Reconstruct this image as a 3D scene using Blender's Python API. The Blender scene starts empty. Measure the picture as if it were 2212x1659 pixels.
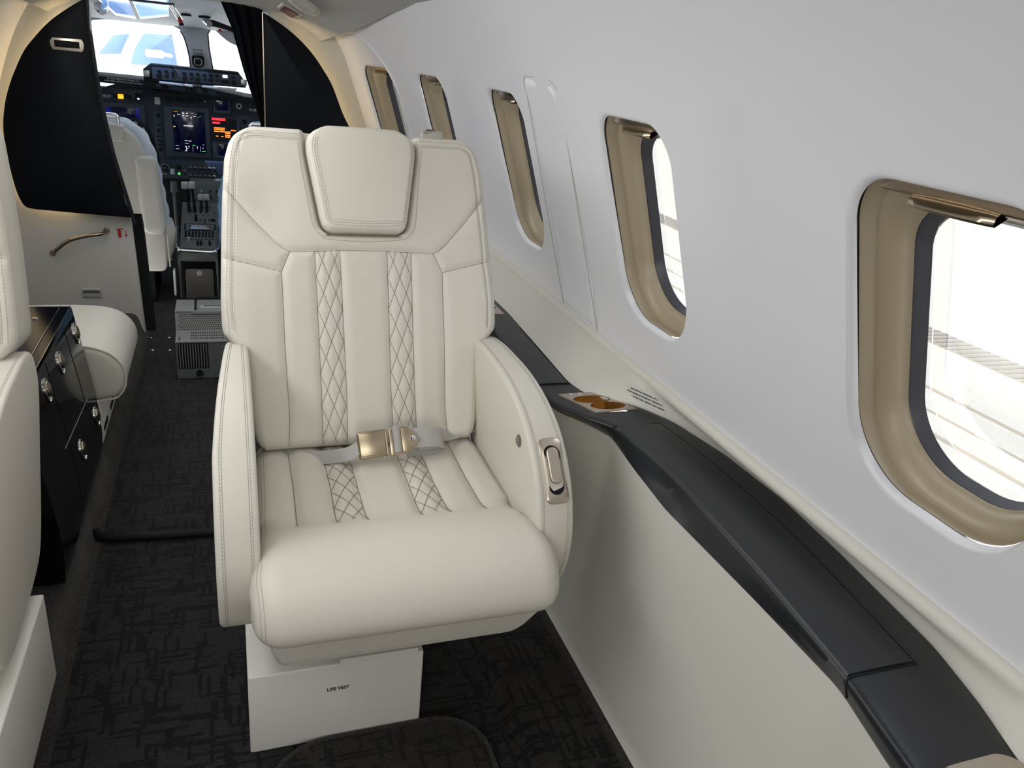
import bpy, bmesh, math, random
import numpy as np
from mathutils import Vector, Matrix
random.seed(4)
PI = math.pi
S = bpy.context.scene
COL = S.collection
MC = -0.10            # centre line of the fuselage (x)

# ------------------------------------------------------------------ materials
def mat(name, col, rough=.5, metal=0, spec=.5, bump=None, bscale=200., coat=0, sheen=0, var=0, emit=None, estr=0, trans=0):
    m = bpy.data.materials.new(name); m.use_nodes = True
    nt = m.node_tree; b = nt.nodes['Principled BSDF']
    b.inputs['Base Color'].default_value = (*col, 1)
    b.inputs['Roughness'].default_value = rough
    b.inputs['Metallic'].default_value = metal
    b.inputs['Specular IOR Level'].default_value = spec
    b.inputs['Coat Weight'].default_value = coat
    b.inputs['Coat Roughness'].default_value = .12
    b.inputs['Sheen Weight'].default_value = sheen
    b.inputs['Transmission Weight'].default_value = trans
    if emit:
        b.inputs['Emission Color'].default_value = (*emit, 1); b.inputs['Emission Strength'].default_value = estr
    tc = nt.nodes.new('ShaderNodeTexCoord')
    if bump:
        n = nt.nodes.new('ShaderNodeTexNoise'); n.inputs['Scale'].default_value = bscale; n.inputs['Detail'].default_value = 4
        nt.links.new(tc.outputs['Object'], n.inputs['Vector'])
        bp = nt.nodes.new('ShaderNodeBump'); bp.inputs['Strength'].default_value = bump; bp.inputs['Distance'].default_value = .001
        nt.links.new(n.outputs['Fac'], bp.inputs['Height']); nt.links.new(bp.outputs['Normal'], b.inputs['Normal'])
    if var:
        n2 = nt.nodes.new('ShaderNodeTexNoise'); n2.inputs['Scale'].default_value = 7; n2.inputs['Detail'].default_value = 3
        nt.links.new(tc.outputs['Object'], n2.inputs['Vector'])
        mx = nt.nodes.new('ShaderNodeMix'); mx.data_type = 'RGBA'
        mx.inputs['A'].default_value = (*[c*(1-var) for c in col], 1); mx.inputs['B'].default_value = (*[min(1, c*(1+var)) for c in col], 1)
        nt.links.new(n2.outputs['Fac'], mx.inputs['Factor']); nt.links.new(mx.outputs['Result'], b.inputs['Base Color'])
    return m

M = {}
M['leather'] = mat('ivory_leather', (.645, .615, .538), .40, spec=.42, bump=.35, bscale=900, var=.02)
M['seam'] = mat('taupe_thread', (.20, .18, .145), .8)
M['stitch'] = mat('stitch_thread', (.42, .40, .35), .8)
M['wall'] = mat('wall_laminate', (.74, .74, .765), .42, spec=.4, bump=.1, bscale=500)
M['side'] = mat('side_panel_vinyl', (.66, .645, .575), .5, spec=.35, bump=.4, bscale=700)
M['ceil'] = mat('headliner', (.50, .50, .48), .75, bump=.2, bscale=500)
M['cream'] = mat('cream_bulkhead', (.59, .58, .535), .5, bump=.15, bscale=400)
M['white_metal'] = mat('white_painted_metal', (.72, .70, .645), .42)
M['beige'] = mat('beige_plastic', (.36, .295, .20), .36, spec=.5)
M['gasket'] = mat('window_gasket', (.055, .056, .065), .35)
M['gold'] = mat('champagne_metal', (.50, .41, .29), .26, metal=1, bump=.1, bscale=800)
M['bronze'] = mat('bronze_metal', (.33, .27, .21), .25, metal=1)
M['cupgold'] = mat('gold_cup_liner', (.74, .54, .27), .3, metal=1)
M['plategold'] = mat('champagne_plate', (.55, .48, .40), .3, metal=.85)
M['black'] = mat('satin_black_ledge', (.0165, .018, .0215), .36, spec=.42, bump=.06, bscale=400)
M['gloss'] = mat('gloss_black', (.003, .0035, .0055), .10, spec=.35, coat=.12)
M['panelblack'] = mat('bulkhead_black', (.0028, .0036, .0055), .5, spec=.14)
M['fabricblack'] = mat('curtain_black', (.004, .0045, .007), .95, spec=.1)
M['chrome'] = mat('chrome', (.75, .75, .76), .12, metal=1)
M['steel'] = mat('brushed_steel', (.45, .45, .45), .35, metal=1)
M['instr'] = mat('instrument_grey', (.036, .046, .063), .75, spec=.15)
M['instrlight'] = mat('instrument_bezel', (.055, .066, .084), .75, spec=.15)
M['knob'] = mat('black_knob', (.008, .009, .011), .6, spec=.2)
M['dark'] = mat('dark_plastic', (.012, .013, .014), .8, spec=.15)
M['liner'] = mat('cockpit_liner', (.62, .65, .69), .7)
M['cseat'] = mat('pilot_seat_shell', (.60, .59, .55), .5)
M['fleece'] = mat('sheepskin', (.62, .70, .80), .95, bump=1., bscale=120, sheen=.5)
M['fleecewarm'] = mat('cream_sheepskin', (.66, .63, .56), .95, bump=1., bscale=120, sheen=.5)
M['denim'] = mat('blue_seat_cover', (.15, .27, .42), .9, bump=.6, bscale=300)
M['screen'] = mat('dark_screen', (.002, .002, .012), .12, emit=(.0, .0, .06), estr=.10)
M['bluescreen'] = mat('blue_screen', (.003, .003, .03), .12, emit=(.0, .0, .30), estr=.35)
M['white_glow'] = mat('white_symbols', (.7, .7, .7), .5, emit=(.9, .9, 1), estr=.9)
M['green_glow'] = mat('green_symbols', (.1, .6, .2), .5, emit=(.1, 1, .15), estr=.9)
M['red_glow'] = mat('red_warning', (.8, .05, .05), .5, emit=(1, .02, .04), estr=1.6)
M['orange_glow'] = mat('amber_caution', (.9, .3, .05), .5, emit=(1, .22, .02), estr=1.6)
M['amber'] = mat('amber_button', (.9, .45, .05), .5, emit=(1, .42, .02), estr=1.5)
M['print_white'] = mat('white_print', (.5, .5, .5), .6)
M['print_black'] = mat('black_print', (.02, .02, .02), .6)
M['print_red'] = mat('red_print', (.42, .015, .012), .6)
M['label'] = mat('clear_label', (.52, .515, .47), .4)
M['darkred'] = mat('dark_red_cap', (.10, .006, .008), .4)
M['exitred'] = mat('exit_sign_red', (.16, .008, .012), .35)
M['boxgrey'] = mat('grey_painted_case', (.11, .122, .118), .6, spec=.3)
M['boxlight'] = mat('light_grey_case', (.42, .43, .42), .45)
M['strapcloth'] = mat('folded_strap_cloth', (.40, .385, .34), .7, bump=.5, bscale=300)
M['webbing'] = mat('grey_webbing', (.42, .41, .39), .6, bump=.5, bscale=900)
M['caselight'] = mat('case_top_grey', (.24, .245, .24), .5)
M['wood'] = mat('grey_board', (.10, .094, .084), .5, bump=.6, bscale=40)
M['led'] = mat('warm_light_strip', (1, .8, .5), .5, emit=(1, .73, .38), estr=16)
M['tarmac'] = mat('pale_concrete', (.74, .73, .70), .9, var=.04)
M['groove'] = mat('concrete_joint', (.50, .46, .40), .9)
M['grate'] = mat('steel_grate', (.36, .36, .36), .7)
M['wing'] = mat('pale_wing_paint', (.36, .42, .44), .5)
M['vanwhite'] = mat('white_vehicle_paint', (.75, .78, .80), .4)
M['vanglass'] = mat('blue_vehicle_glass', (.11, .17, .36), .3)
M['hangar'] = mat('pale_green_building', (.05, .075, .03), .9)

def glass_mat(name, tint, gl):
    m = bpy.data.materials.new(name); m.use_nodes = True; nt = m.node_tree; nt.nodes.clear()
    o = nt.nodes.new('ShaderNodeOutputMaterial'); t = nt.nodes.new('ShaderNodeBsdfTransparent'); t.inputs[0].default_value = (*tint, 1)
    g = nt.nodes.new('ShaderNodeBsdfGlossy'); g.inputs['Roughness'].default_value = .03
    fr = nt.nodes.new('ShaderNodeFresnel'); fr.inputs[0].default_value = 1.4
    mu = nt.nodes.new('ShaderNodeMath'); mu.operation = 'MULTIPLY'; mu.inputs[1].default_value = gl
    mx = nt.nodes.new('ShaderNodeMixShader')
    nt.links.new(fr.outputs[0], mu.inputs[0]); nt.links.new(mu.outputs[0], mx.inputs[0])
    nt.links.new(t.outputs[0], mx.inputs[1]); nt.links.new(g.outputs[0], mx.inputs[2]); nt.links.new(mx.outputs[0], o.inputs[0])
    return m
M['glass'] = glass_mat('window_pane', (.97, .98, .97), .8)
M['wsglass'] = glass_mat('windshield_pane', (.93, .97, .99), .6)
M['skyglass'] = glass_mat('tinted_roof_pane', (.16, .27, .50), .5)

def carpet_mat(name, base, dark, lines=True):
    m = bpy.data.materials.new(name); m.use_nodes = True; nt = m.node_tree; N = nt.nodes; L = nt.links
    b = N['Principled BSDF']; b.inputs['Roughness'].default_value = .95; b.inputs['Specular IOR Level'].default_value = .12
    b.inputs['Sheen Weight'].default_value = .15
    tc = N.new('ShaderNodeTexCoord'); sp = N.new('ShaderNodeSeparateXYZ'); L.new(tc.outputs['Object'], sp.inputs[0])
    def mth(op, a, c=None, d=None):
        n = N.new('ShaderNodeMath'); n.operation = op
        for i, v in enumerate((a, c, d)):
            if v is None: continue
            if isinstance(v, (int, float)): n.inputs[i].default_value = v
            else: L.new(v, n.inputs[i])
        return n.outputs[0]
    wob = N.new('ShaderNodeTexNoise'); wob.inputs['Scale'].default_value = 18; L.new(tc.outputs['Object'], wob.inputs['Vector'])
    w = mth('MULTIPLY', mth('SUBTRACT', wob.outputs['Fac'], .5), .006)
    def stripes(a, c, wa, wc, thr, seed):
        ia = mth('FLOOR', mth('DIVIDE', mth('ADD', a, w), wa))
        wn = N.new('ShaderNodeTexWhiteNoise'); wn.noise_dimensions = '2D'
        cb = N.new('ShaderNodeCombineXYZ'); L.new(ia, cb.inputs[0]); cb.inputs[1].default_value = seed; L.new(cb.outputs[0], wn.inputs['Vector'])
        ic = mth('FLOOR', mth('ADD', mth('DIVIDE', mth('ADD', c, w), wc), mth('MULTIPLY', wn.outputs['Value'], 7.3)))
        wn2 = N.new('ShaderNodeTexWhiteNoise'); wn2.noise_dimensions = '3D'
        cb2 = N.new('ShaderNodeCombineXYZ'); L.new(ia, cb2.inputs[0]); L.new(ic, cb2.inputs[1]); cb2.inputs[2].default_value = seed*3.1
        L.new(cb2.outputs[0], wn2.inputs['Vector'])
        return mth('GREATER_THAN', wn2.outputs['Value'], thr)
    X, Y = sp.outputs[0], sp.outputs[1]
    if lines:
        g = mth('MAXIMUM', stripes(X, Y, .0085, .055, .76, 1.), mth('MAXIMUM', stripes(Y, X, .0085, .065, .82, 5.), stripes(Y, X, .0065, .12, .91, 9.)))
    else:
        g = mth('MULTIPLY', X, 0.)
    loop = N.new('ShaderNodeTexVoronoi'); loop.inputs['Scale'].default_value = 260; L.new(tc.outputs['Object'], loop.inputs['Vector'])
    no = N.new('ShaderNodeTexNoise'); no.inputs['Scale'].default_value = 90; L.new(tc.outputs['Object'], no.inputs['Vector'])
    k = mth('MULTIPLY', mth('SUBTRACT', 1.25, mth('MULTIPLY', loop.outputs['Distance'], .9)), mth('ADD', .55, mth('MULTIPLY', no.outputs['Fac'], .9)))
    mx = N.new('ShaderNodeMix'); mx.data_type = 'RGBA'; mx.inputs['A'].default_value = (*base, 1); mx.inputs['B'].default_value = (*dark, 1)
    L.new(g, mx.inputs['Factor'])
    sc = N.new('ShaderNodeVectorMath'); sc.operation = 'SCALE'; L.new(mx.outputs['Result'], sc.inputs[0]); L.new(k, sc.inputs['Scale'])
    L.new(sc.outputs[0], b.inputs['Base Color'])
    h = mth('SUBTRACT', mth('MULTIPLY', k, .35), mth('MULTIPLY', g, 1.2))
    bp = N.new('ShaderNodeBump'); bp.inputs['Strength'].default_value = .9; bp.inputs['Distance'].default_value = .003
    L.new(h, bp.inputs['Height']); L.new(bp.outputs['Normal'], b.inputs['Normal'])
    return m
M['carpet'] = carpet_mat('patterned_loop_carpet', (.019, .0185, .019), (.004, .004, .005))
M['carpet_edge'] = carpet_mat('plain_carpet_binding', (.040, .037, .033), (.004, .004, .005), False)
M['carpet_mat'] = carpet_mat('brown_black_loop_carpet', (.022, .0195, .018), (.005, .0045, .005))

# ------------------------------------------------------------------ mesh helpers
OFF = Vector((0, 0, 0)); XS = 1.0
class MB:
    def __init__(s): s.v = []; s.f = []
    def add(s, v, f):
        n = len(s.v); s.v += [tuple(p) for p in v]; s.f += [tuple(i+n for i in q) for q in f]; return s
    def rbox(s, c, size, r=.003, seg=2, mtx=None):
        bm = bmesh.new(); bmesh.ops.create_cube(bm, size=1)
        for v in bm.verts: v.co = Vector((v.co.x*size[0], v.co.y*size[1], v.co.z*size[2]))
        r = min(r, min(size)*.49)
        if r > 0: bmesh.ops.bevel(bm, geom=list(bm.edges), offset=r, segments=seg, affect='EDGES', profile=.5)
        bm.verts.index_update()
        T = Matrix.Translation(Vector(c)) if mtx is None else mtx @ Matrix.Translation(Vector(c))
        s.add([T @ v.co for v in bm.verts], [[v.index for v in f.verts] for f in bm.faces]); bm.free(); return s
    def tube(s, pts, r, n=8, cap=True, closed=False):
        P = [Vector(p) for p in pts]; m = len(P); rings = []
        prev = None
        for i, p in enumerate(P):
            if closed: t = (P[(i+1) % m] - P[i-1])
            else: t = P[min(i+1, m-1)] - P[max(i-1, 0)]
            t.normalize()
            if prev is None:
                a = Vector((0, 0, 1)) if abs(t.z) < .9 else Vector((1, 0, 0))
                u = t.cross(a).normalized()
            else:
                u = (prev - t*prev.dot(t)).normalized()
            prev = u; w = t.cross(u)
            rr = r[i] if isinstance(r, (list, tuple)) else r
            rings.append([p + (u*math.cos(2*PI*k/n) + w*math.sin(2*PI*k/n))*rr for k in range(n)])
        v = [q for R in rings for q in R]; f = []
        for i in range(m if closed else m-1):
            j = (i+1) % m
            for k in range(n): f.append((i*n+k, i*n+(k+1) % n, j*n+(k+1) % n, j*n+k))
        if cap and not closed: f.append(tuple(range(n))[::-1]); f.append(tuple((m-1)*n+k for k in range(n)))
        return s.add(v, f)
    def cyl(s, a, b, r, n=24, r2=None):
        return s.tube([a, b], [r, r if r2 is None else r2], n)
    def grid(s, A, closed_u=False, closed_v=False, flip=False):
        nu, nv = len(A), len(A[0]); v = [p for row in A for p in row]; f = []
        for i in range(nu if closed_u else nu-1):
            for j in range(nv if closed_v else nv-1):
                a, b, c, d = i*nv+j, i*nv+(j+1) % nv, ((i+1) % nu)*nv+(j+1) % nv, ((i+1) % nu)*nv+j
                f.append((a, d, c, b) if flip else (a, b, c, d))
        return s.add(v, f)
    def prism(s, pts, ax, a0, a1, bevel=.0, seg=3):
        """closed 2D outline pushed along an axis (0 x, 1 y, 2 z), rims rounded by bevel"""
        P = np.array(pts, float); n = len(P)
        ar = .5*np.sum(P[:, 0]*np.roll(P[:, 1], -1) - np.roll(P[:, 0], -1)*P[:, 1])
        d = np.roll(P, -1, 0) - P; d /= np.linalg.norm(d, axis=1)[:, None] + 1e-12
        nr = np.stack([d[:, 1], -d[:, 0]], 1)*(1 if ar > 0 else -1)
        nn = nr + np.roll(nr, 1, 0); l = np.linalg.norm(nn, axis=1)[:, None]; nn = nn/np.maximum(l, .3)/np.maximum(l/2, .6)*1.0
        sg = 1 if a1 > a0 else -1
        st = []
        if bevel > 0:
            for k in range(seg+1):
                t = k/seg*PI/2; st.append((a0+sg*bevel*(1-math.sin(t)) if 0 else a0+sg*bevel*(1-math.cos(t)), bevel*(1-math.sin(t))))
            st += [(a0+a1-a, b) for a, b in reversed(st)]
        else: st = [(a0, 0), (a1, 0)]
        v = []; f = []
        for a, b in st:
            Q = P - nn*b
            for q in Q:
                v.append({0: (a, q[0], q[1]), 1: (q[0], a, q[1]), 2: (q[0], q[1], a)}[ax])
        for i in range(len(st)-1):
            for k in range(n): f.append((i*n+k, i*n+(k+1) % n, (i+1)*n+(k+1) % n, (i+1)*n+k))
        f.append(tuple(range(n))[::-1]); f.append(tuple((len(st)-1)*n+k for k in range(n)))
        return s.add(v, f)
    def xf(s, m): s.v = [tuple(m @ Vector(p)) for p in s.v]; return s

WO = {}
def build(name, mb, m, parent=None, sharp=40, label=None):
    """link a builder as ONE mesh object; its origin sits at its own centre"""
    V = [Vector(((p[0]-.6)*XS+.6, p[1], p[2]))+OFF for p in mb.v]
    A = np.array(V); c = Vector(((A.min(0)+A.max(0))/2).tolist()); c.z = float(A[:, 2].min())
    me = bpy.data.meshes.new(name); me.from_pydata([tuple(p-c) for p in V], [], mb.f); me.update()
    bm = bmesh.new(); bm.from_mesh(me); bmesh.ops.recalc_face_normals(bm, faces=bm.faces); bm.to_mesh(me); bm.free()
    me.materials.append(M[m] if isinstance(m, str) else m)
    me.shade_smooth(); me.set_sharp_from_angle(angle=math.radians(sharp))
    o = bpy.data.objects.new(name, me); COL.objects.link(o)
    WO[o] = c
    if parent is not None:
        o.parent = parent; o.location = c - WO[parent]
    else: o.location = c
    if label: o['label'] = label
    return o
def thing(name, label, cat, loc, group=None):
    o = bpy.data.objects.new(name, None); COL.objects.link(o); o.location = Vector(loc)+OFF; WO[o] = Vector(loc)+OFF
    o.empty_display_size = .05; o['label'] = label; o['category'] = cat
    if group: o['group'] = group
    return o
def tag(o, label, cat, group=None):
    o['label'] = label; o['category'] = cat
    if group: o['group'] = group
    return o
def struct(o): o['kind'] = 'structure'; return o

def smooth_poly(pts, n=8, closed=False):
    P = [np.array(p, float) for p in pts]; m = len(P); out = []
    for i in range(m if closed else m-1):
        if closed: p0, p1, p2, p3 = P[i-1], P[i], P[(i+1) % m], P[(i+2) % m]
        else: p0, p1, p2, p3 = P[max(i-1, 0)], P[i], P[i+1], P[min(i+2, m-1)]
        for k in range(n):
            t = k/n
            out.append(.5*((2*p1)+(-p0+p2)*t+(2*p0-5*p1+4*p2-p3)*t*t+(-p0+3*p1-3*p2+p3)*t**3))
    if not closed: out.append(P[-1])
    return out
def resample(pts, step):
    P = np.array(pts, float); d = np.r_[0, np.cumsum(np.linalg.norm(np.diff(P, axis=0), axis=1))]
    n = max(2, int(d[-1]/step)+1); t = np.linspace(0, d[-1], n)
    return np.stack([np.interp(t, d, P[:, k]) for k in range(P.shape[1])], 1)
def rrect(x0, x1, y0, y1, r, n=6):
    rs = r if isinstance(r, (list, tuple)) else [r]*4     # corners: bl, br, tr, tl
    out = []
    for (cx, cy, a, q) in ((x0, y0, PI, rs[0]), (x1, y0, 1.5*PI, rs[1]), (x1, y1, 0, rs[2]), (x0, y1, .5*PI, rs[3])):
        sx = cx+q if cx == x0 else cx-q; sy = cy+q if cy == y0 else cy-q
        for k in range(n+1):
            t = a+k/n*PI/2; out.append((sx+q*math.cos(t), sy+q*math.sin(t)))
    return out
def text_mb(txt, size, depth=.0004, bold=0):
    cu = bpy.data.curves.new('t', 'FONT'); cu.body = txt; cu.size = size; cu.extrude = depth; cu.align_x = 'CENTER'; cu.align_y = 'CENTER'
    cu.resolution_u = 2; cu.offset = bold
    o = bpy.data.objects.new('t', cu); COL.objects.link(o)
    dg = bpy.context.evaluated_depsgraph_get(); me = bpy.data.meshes.new_from_object(o.evaluated_get(dg))
    mb = MB(); mb.add([v.co.copy() for v in me.vertices], [tuple(p.vertices) for p in me.polygons])
    bpy.data.objects.remove(o); bpy.data.curves.remove(cu); bpy.data.meshes.remove(me)
    return mb
def frame(o, ux, uy):
    ux = Vector(ux).normalized(); uy = Vector(uy); n = ux.cross(uy).normalized(); uy = n.cross(ux)
    return Matrix(((ux.x, uy.x, n.x, o[0]), (ux.y, uy.y, n.y, o[1]), (ux.z, uy.z, n.z, o[2]), (0, 0, 0, 1)))

# ------------------------------------------------------------------ fuselage
_PZ = [.60, .687, .799, .914, 1.013, 1.116, 1.213, 1.259, 1.33, 1.40, 1.46]
_PX = [.89, .874, .848, .817, .786, .75, .711, .686, .64, .585, .52]
_PC = np.polyfit(_PZ, _PX, 4)
def taper(y): return .047*(max(y-2.2, 0)/.9)**2.78
def WX(z, y): return float(np.polyval(_PC, z)) - taper(y)
def side(x, sg): return x if sg > 0 else 2*MC - x
def lerp(a, b, t): return a+(b-a)*t
def ip(x, xs, ys): return float(np.interp(x, xs, ys))

def outline(yc, n=12, iy=0., izt=0., izb=0.):
    """cabin window outline as (y, z)"""
    return rrect(yc-.1525+iy, yc+.1525-iy, .785+izb, 1.224-izt, [.116-.5*iy, .116-.5*iy, .074-.4*iy, .074-.4*iy], n)

BAYS = {1: 3.46, 2: 2.925, 3: 2.168, 4: 1.397, 5: .6475, 6: -.11, 7: -.86}
def bay(mb, y0, y1, z0, z1, yc, sg):
    O = outline(yc); n = len(O); rings = []
    # matching point on the bay rectangle for every outline point
    rect = []
    cz = 1.0
    for (y, z) in O:
        dy, dz = y-yc, z-cz
        k = min((y1-yc)/dy if dy > 1e-9 else 1e9, (y0-yc)/dy if dy < -1e-9 else 1e9, (z1-cz)/dz if dz > 1e-9 else 1e9, (z0-cz)/dz if dz < -1e-9 else 1e9)
        rect.append((yc+dy*k, cz+dz*k))
    # snap nearest points to the four corners
    for c in ((y0, z0), (y1, z0), (y1, z1), (y0, z1)):
        i = min(range(n), key=lambda j: (rect[j][0]-c[0])**2+(rect[j][1]-c[1])**2); rect[i] = c
    for q in range(15):
        t = (q/14)**1.5
        row = []
        for (a, b) in zip(O, rect):
            # first rings: rolled lip of the opening
            y = lerp(a[0], b[0], t); z = lerp(a[1], b[1], t); row.append([y, z])
        rings.append(row)
    A = []
    # lip going outwards (away from the cabin)
    for (d, ins) in ((.016, .0100), (.011, .0085), (.006, .0060), (.0025, .003), (.0006, .001)):
        row = []
        for k, (y, z) in enumerate(O):
            vy, vz = yc-y, cz-z; l = math.hypot(vy, vz); row.append((side(WX(z, y)+d, sg), y+vy/l*ins*.6, z+vz/l*ins))
        A.append(row)
    for row in rings: A.append([(side(WX(z, y), sg), y, z) for y, z in row])
    mb.grid(A, closed_v=True)

def wall(sg, name, bays, y_start):
    mb = MB(); z0, z1 = .672, 1.30
    keys = sorted(bays, key=lambda k: BAYS[k])
    bounds = [y_start]
    for a, b in zip(keys[:-1], keys[1:]): bounds.append((BAYS[a]+BAYS[b])/2)
    bounds.append(3.74)
    for k, y0, y1 in zip(keys, bounds[:-1], bounds[1:]): bay(mb, y0, y1, z0, z1, BAYS[k], sg)
    ys = list(np.linspace(y_start, 3.74, 60)); zs = list(np.linspace(1.30, 1.52, 8))
    mb.grid([[(side(WX(z, y), sg), y, z) for z in zs] for y in ys])
    o = struct(build(name, mb, 'wall', sharp=180)); me = o.data; N = []
    for v in me.vertices:
        x, y, z = v.co+WO[o]; xx = x if sg > 0 else 2*MC-x
        n = Vector((-1, (WX(z, y+.005)-WX(z, y-.005))/.01, (WX(z+.005, y)-WX(z-.005, y))/.01)).normalized()
        d = xx-WX(z, y)
        if d > .0008:
            yc = min(BAYS.values(), key=lambda q: abs(q-y)); t = min(1, d/.014); q = Vector((0, yc-y, 1.0-z)).normalized()
            ey = max(0, abs(y-yc)-.10)*(1 if y < yc else -1); ez = max(0, abs(z-1.005)-.16)*(1 if z < 1.005 else -1); q = Vector((0, ey, ez)).normalized() if abs(ey)+abs(ez) > 0 else q
            n = (n*(1-t)+q*t).normalized()
        if sg < 0: n.x = -n.x
        N.append(n)
    # face winding towards the cabin so that the smooth normals agree
    bm = bmesh.new(); bm.from_mesh(me); bm.normal_update(); bm.verts.ensure_lookup_table()
    fl = [f for f in bm.faces if f.normal.dot(sum((N[v.index] for v in f.verts), Vector())) < 0]
    bmesh.ops.reverse_faces(bm, faces=fl); bm.to_mesh(me); bm.free()
    me.normals_split_custom_set_from_vertices(N); return o

wall(1, 'wall_right', [1, 2, 3, 4, 5, 6, 7], -1.25)
mb = MB(); mb.grid([[(side(WX(max(z, .62), y)-max(0, .4-z)*.25, -1), y, z) for z in np.linspace(.09, 1.52, 40)] for y in np.linspace(-1.25, 3.74, 60)]); struct(build('wall_left', mb, 'wall', sharp=60))

def cabin_window(k, yc, sg, full=True):
    def ring(dx, iy, it, ib): return [(side(WX(z, y)+dx, sg), y, z) for (y, z) in outline(yc, 12, iy, it, ib)]
    mb = MB()
    R = [ring(.0195, .003, .004, .0105), ring(.024, .0055, .007, .0105), ring(.034, .008, .010, .008), ring(.040, .009, .010, .010)]
    R += [ring(.042, .0095, .010, .0105), ring(.0425, .013, .013, .014), ring(.045, .018, .018, .019), ring(.050, .023, .023, .025), ring(.058, .028, .028, .032), ring(.067, .031, .031, .036), ring(.076, .033, .033, .039), ring(.078, .036, .036, .042)]
    mb.grid(R, closed_v=True)
    w = struct(build('window_%d' % k, mb, 'beige', sharp=50))
    d = MB(); d.grid([ring(.0150, .004, .004, .004), ring(.018, -.006, -.004, -.002), ring(.024, -.006, -.004, -.002), ring(.030, .004, .004, .004)], closed_v=True); build('gap_seal', d, 'gasket', w)
    g = MB(); g.grid([ring(.078, .034, .034, .040), ring(.083, .037, .037, .043), ring(.100, .040, .040, .046), ring(.125, .049, .049, .056), ring(.13, .09, .09, .1), ring(.131, -.03, -.03, -.03)], closed_v=True)
    # keep the gasket a plain sleeve: last two rings close it outside
    g = MB(); g.grid([ring(.077, .033, .033, .039), ring(.083, .037, .037, .043), ring(.098, .041, .041, .047), ring(.101, .043, .043, .049)], closed_v=True)
    build('gasket', g, 'gasket', w)
    p = MB(); rr = ring(.0995, .041, .041, .047); p.add(rr, [tuple(range(len(rr)))]); build('pane', p, 'glass', w)
    if not full: return w
    # raised shade in the head of the opening with its metal lip
    s = MB()
    A = []
    for (dx, zz) in ((.036, 1.222), (.038, 1.203), (.044, 1.199), (.066, 1.197), (.072, 1.200), (.073, 1.222)):
        A.append([(side(WX(1.2, y)+dx-.012, sg), y, zz) for y in np.linspace(yc-.132, yc+.132, 14)])
    s.grid(A, closed_u=True)
    sh = build('shade', s, 'bronze', w, sharp=60)
    h = MB(); A = []
    for y in np.linspace(yc-.048, yc+.070, 14):
        e = 1-abs((y-yc-.011)/.0595)**3*.6
        x = WX(1.2, y)
        A.append([(side(x+a, sg), y, z) for a, z in ((.056, 1.201), (.044, 1.197), (.040-.010*e, 1.191), (.036-.016*e, 1.187), (.033-.016*e, 1.190), (.033-.012*e, 1.197), (.033, 1.203), (.044, 1.208))])
    h.grid(A, closed_v=True); build('shade_handle', h, 'gold', sh, sharp=60)
    return w
for k in (1, 2, 3, 4, 5): cabin_window(k, BAYS[k], 1)
cabin_window(6, BAYS[6], 1, False)

# rounded access panel between the third and fourth window, with a hollow in its lower half
mb = MB(); A = []
O = rrect(1.703, 1.928, .680, 1.265, [.006, .004, .045, .035], 6)
def rd_dist(y, z):           # distance inside the rounded outline
    r = .040 if z > 1.1 else .005; qx = abs(y-1.8155)-.1125+r; qz = abs(z-.9725)-.2925+r
    return r-(math.hypot(max(qx, 0), max(qz, 0))+min(max(qx, qz), 0))
def pan_off(y, z):
    d = rd_dist(y, z); t = max(0, min(1, d/.022)); t = t*t*(3-2*t)
    e = math.exp(-(((y-1.812)/.080)**2+((z-.85)/.17)**2)**3)
    return -.002+.0095*t-.0068*e*t
for z in np.linspace(.678, 1.267, 90): A.append([(WX(z, y)-pan_off(y, z), y, z) for y in np.linspace(1.702, 1.929, 44)])
mb.grid(A); struct(build('trim_1', mb, 'wall', sharp=180))
mb = MB(); mb.tube([(WX(z, y)-.0005, y, z) for y, z in [(a[0], a[1]) for a in O]], .0011, 5, closed=True); struct(build('trim_2', mb, 'stitch'))
# raised edge of the emergency exit panel around the foremost window
edge = smooth_poly([(3.25, .72), (3.265, .85), (3.277, .977), (3.289, 1.063), (3.30, 1.148), (3.338, 1.228), (3.389, 1.285), (3.454, 1.318), (3.521, 1.322), (3.64, 1.312)], 8)
mb = MB(); mb.tube([(WX(z, y)-.001, y, z) for y, z in edge], .0055, 10); struct(build('trim_3', mb, 'wall'))

# ------------------------------------------------------------------ side ledge, dado and lower side panel (right)
LZ = .615
OUTY = [-1.3, .10, .414, .495, .598, .684, .815, .977, 1.155, 1.312, 1.391, 1.444, 1.473, 1.542, 1.70, 2.05, 2.30, 2.7, 3.1, 3.45, 3.74]
OUTX = [.70, .760, .826, .858, .886, .895, .910, .922, .913, .882, .843, .779, .746, .734, .742, .758, .756, .735, .69, .63, .55]
INY = [-1.3, .10, .441, .577, .792, 1.039, 1.148, 1.302, 1.330, 1.369, 1.429, 1.484, 1.53, 1.70, 1.941, 2.3, 2.7, 3.1, 3.45, 3.74]
INX = [.585, .640, .693, .720, .742, .757, .757, .743, .724, .689, .653, .648, .650, .658, .671, .672, .655, .61, .55, .47]
FOY = [-1.3, .10, .476, .600, .791, .942, 1.052, 1.20, 1.345, 1.423, 1.485, 1.555, 1.70, 2.3, 2.7, 3.1, 3.45, 3.74]
FOX = [.60, .655, .715, .744, .742, .737, .733, .745, .762, .730, .690, .680, .683, .69, .675, .63, .565, .49]
def sm(xs, ys):
    # smoothed interpolation
    g = np.linspace(xs[0], xs[-1], 1200); v = np.interp(g, xs, ys); w = np.hanning(19); w /= w.sum()
    v = np.convolve(np.pad(v, 9, mode='edge'), w, 'valid'); return lambda y: float(np.interp(y, g, v))
outx, inx, fox = sm(OUTY, OUTX), sm(INY, INX), sm(FOY, FOX)
YS = list(np.linspace(-1.25, 3.72, 500))
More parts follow.
